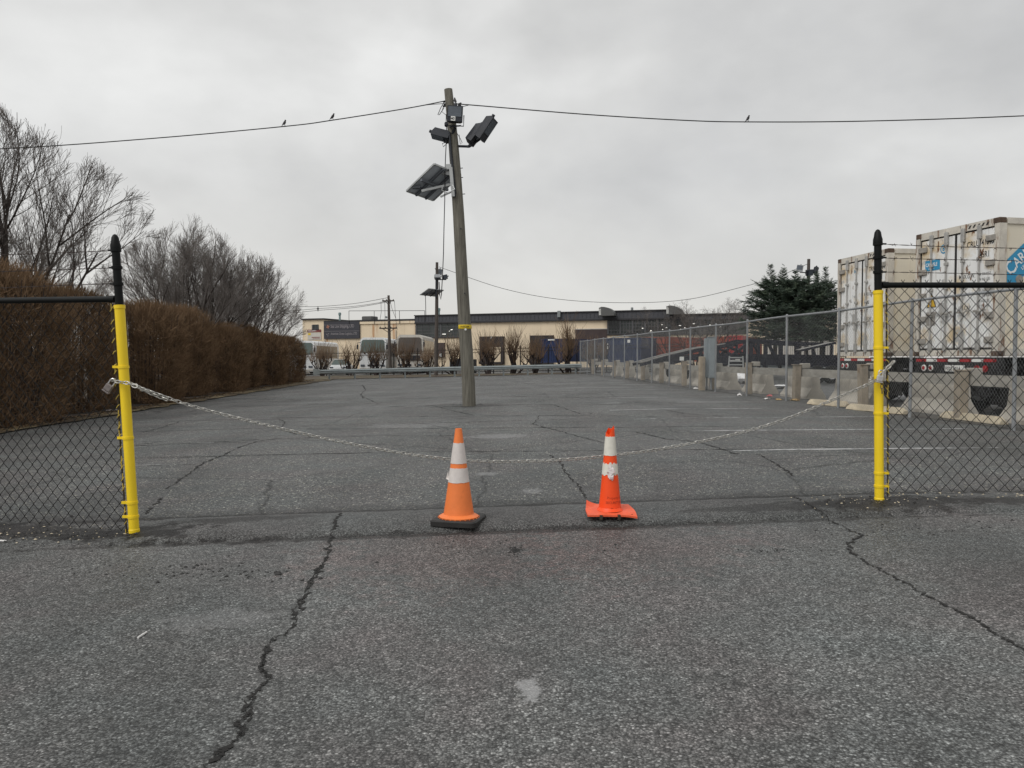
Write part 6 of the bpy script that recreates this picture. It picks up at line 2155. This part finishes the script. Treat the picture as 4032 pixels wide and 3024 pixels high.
mb = MB()
rg = random.Random(12)
def crumb(u, v, s):
    p = G(u, v)
    p.z = max(p.z, berm_top(p.x, p.y))
    vs = []
    for k in range(6):
        a = k * 1.047
        vs.append(p + V((math.cos(a) * s * rg.uniform(.6, 1.1), math.sin(a) * s * rg.uniform(.6, 1.1), rg.uniform(0, .25) * s)))
    vs.append(p + V((rg.uniform(-.3, .3) * s, rg.uniform(-.3, .3) * s, s * rg.uniform(.5, .9))))
    mb.add(vs, [(k, (k + 1) % 6, 6) for k in range(6)])
for k in range(90): crumb(rg.gauss(800, 220), rg.gauss(2262, 22), abs(rg.gauss(.007, .006)) + .002)
for k in range(45): crumb(rg.gauss(2025, 18), rg.gauss(2176, 9), abs(rg.gauss(.006, .005)) + .002)
for k in range(80): crumb(rg.uniform(1400, 2700), rg.gauss(2165, 40), abs(rg.gauss(.003, .004)) + .002)
for k in range(60): crumb(rg.gauss(3050, 60), rg.gauss(2172, 6), abs(rg.gauss(.004, .003)) + .002)
for k in range(60): crumb(rg.uniform(3200, 4032), rg.gauss(2090, 22), abs(rg.gauss(.005, .004)) + .002)
for k in range(160): crumb(rg.uniform(0, 560), rg.gauss(2115, 20), abs(rg.gauss(.007, .006)) + .002)
for k in range(110): crumb(rg.gauss(3420, 110), rg.gauss(2005, 12), abs(rg.gauss(.005, .005)) + .002)
for k in range(60): crumb(rg.uniform(0, 900), rg.gauss(2240, 40), abs(rg.gauss(.005, .004)) + .002)
tag(mb.build('asphalt_crumbs', m_rubber), 'loose black asphalt crumbs scattered along the gateway', 'gravel', kind='stuff')
mb = MB()
rg = random.Random(13)
for k in range(60): crumb(rg.uniform(0, 520), rg.gauss(2110, 18), abs(rg.gauss(.005, .004)) + .002)
for k in range(90): crumb(rg.gauss(3420, 140), rg.gauss(1995, 20), abs(rg.gauss(.003, .003)) + .002)
for k in range(40): crumb(rg.uniform(3480, 4032), rg.gauss(1965, 10), abs(rg.gauss(.005, .004)) + .002)
tag(mb.build('pale_grit', m_stop), 'pale grit scattered along the foot of the black fences', 'gravel', kind='stuff')

# dead leaves and twigs lying along the hedge foot
mb = MB()
rg = random.Random(31)
for k in range(2600):
    y = 9 + 46 * rg.random() ** 1.4
    x = hx(y, rg.gauss(-.05, .22))
    z = gz(x, y) + .05
    a = rg.uniform(0, 6.28); l = rg.uniform(.02, .06); w_ = l * rg.uniform(.2, .6)
    c_, s_ = math.cos(a), math.sin(a)
    mb.add([(x - c_ * l, y - s_ * l, z), (x + s_ * w_, y - c_ * w_, z + rg.uniform(0, .03)), (x + c_ * l, y + s_ * l, z + rg.uniform(0, .02)), (x - s_ * w_, y + c_ * w_, z + rg.uniform(0, .03))], [(0, 1, 2), (0, 2, 3)])
m_leaf = M('dead_leaves', (0.17, 0.115, 0.065), 0.9, var=0.5, scale=6)
tag(mb.build('leaf_litter', m_leaf), 'dead leaves scattered along the foot of the brown hedge', 'leaves', kind='stuff')

# white box trailers standing beyond the iron fence, glimpsed under the conifers
for u, Y, lab in ((3070, 64, 'white box trailer glimpsed under the conifers, left one'), (3215, 60, 'white box trailer glimpsed under the conifers, right one')):
    p = P(u, HOR, Y); z = gz(p.x, p.y)
    t = thing('box_trailer', lab, 'trailer', (p.x, p.y, z), R(-22), 'white trailers beyond the conifers')
    mb = MB(); mb.cbox((0, 3.5, 1.62), (2.5, 7.0, 1.7), .05); mb.build('box_body', m_white, t)
    for sx in (-1, 1):
        mb = MB(); mb.cbox((sx * .61, -.012, 1.62), (1.18, .04, 1.5), .012); mb.build('door', m_cwhite, t)
    mb = MB(); mb.bbox(-1.2, 1.2, 0, .15, .5, .62); mb.build('rear_bumper', m_chassis, t)
    for sx in (-1, 1):
        mb = MB(); mb.cbox((sx * 1.08, -.02, .70), (.16, .05, .10), .01); mb.build('tail_light', m_redlens, t)
        for y in (1.2, 2.2): wheel(t, sx * 1.0, y, .42, .25)
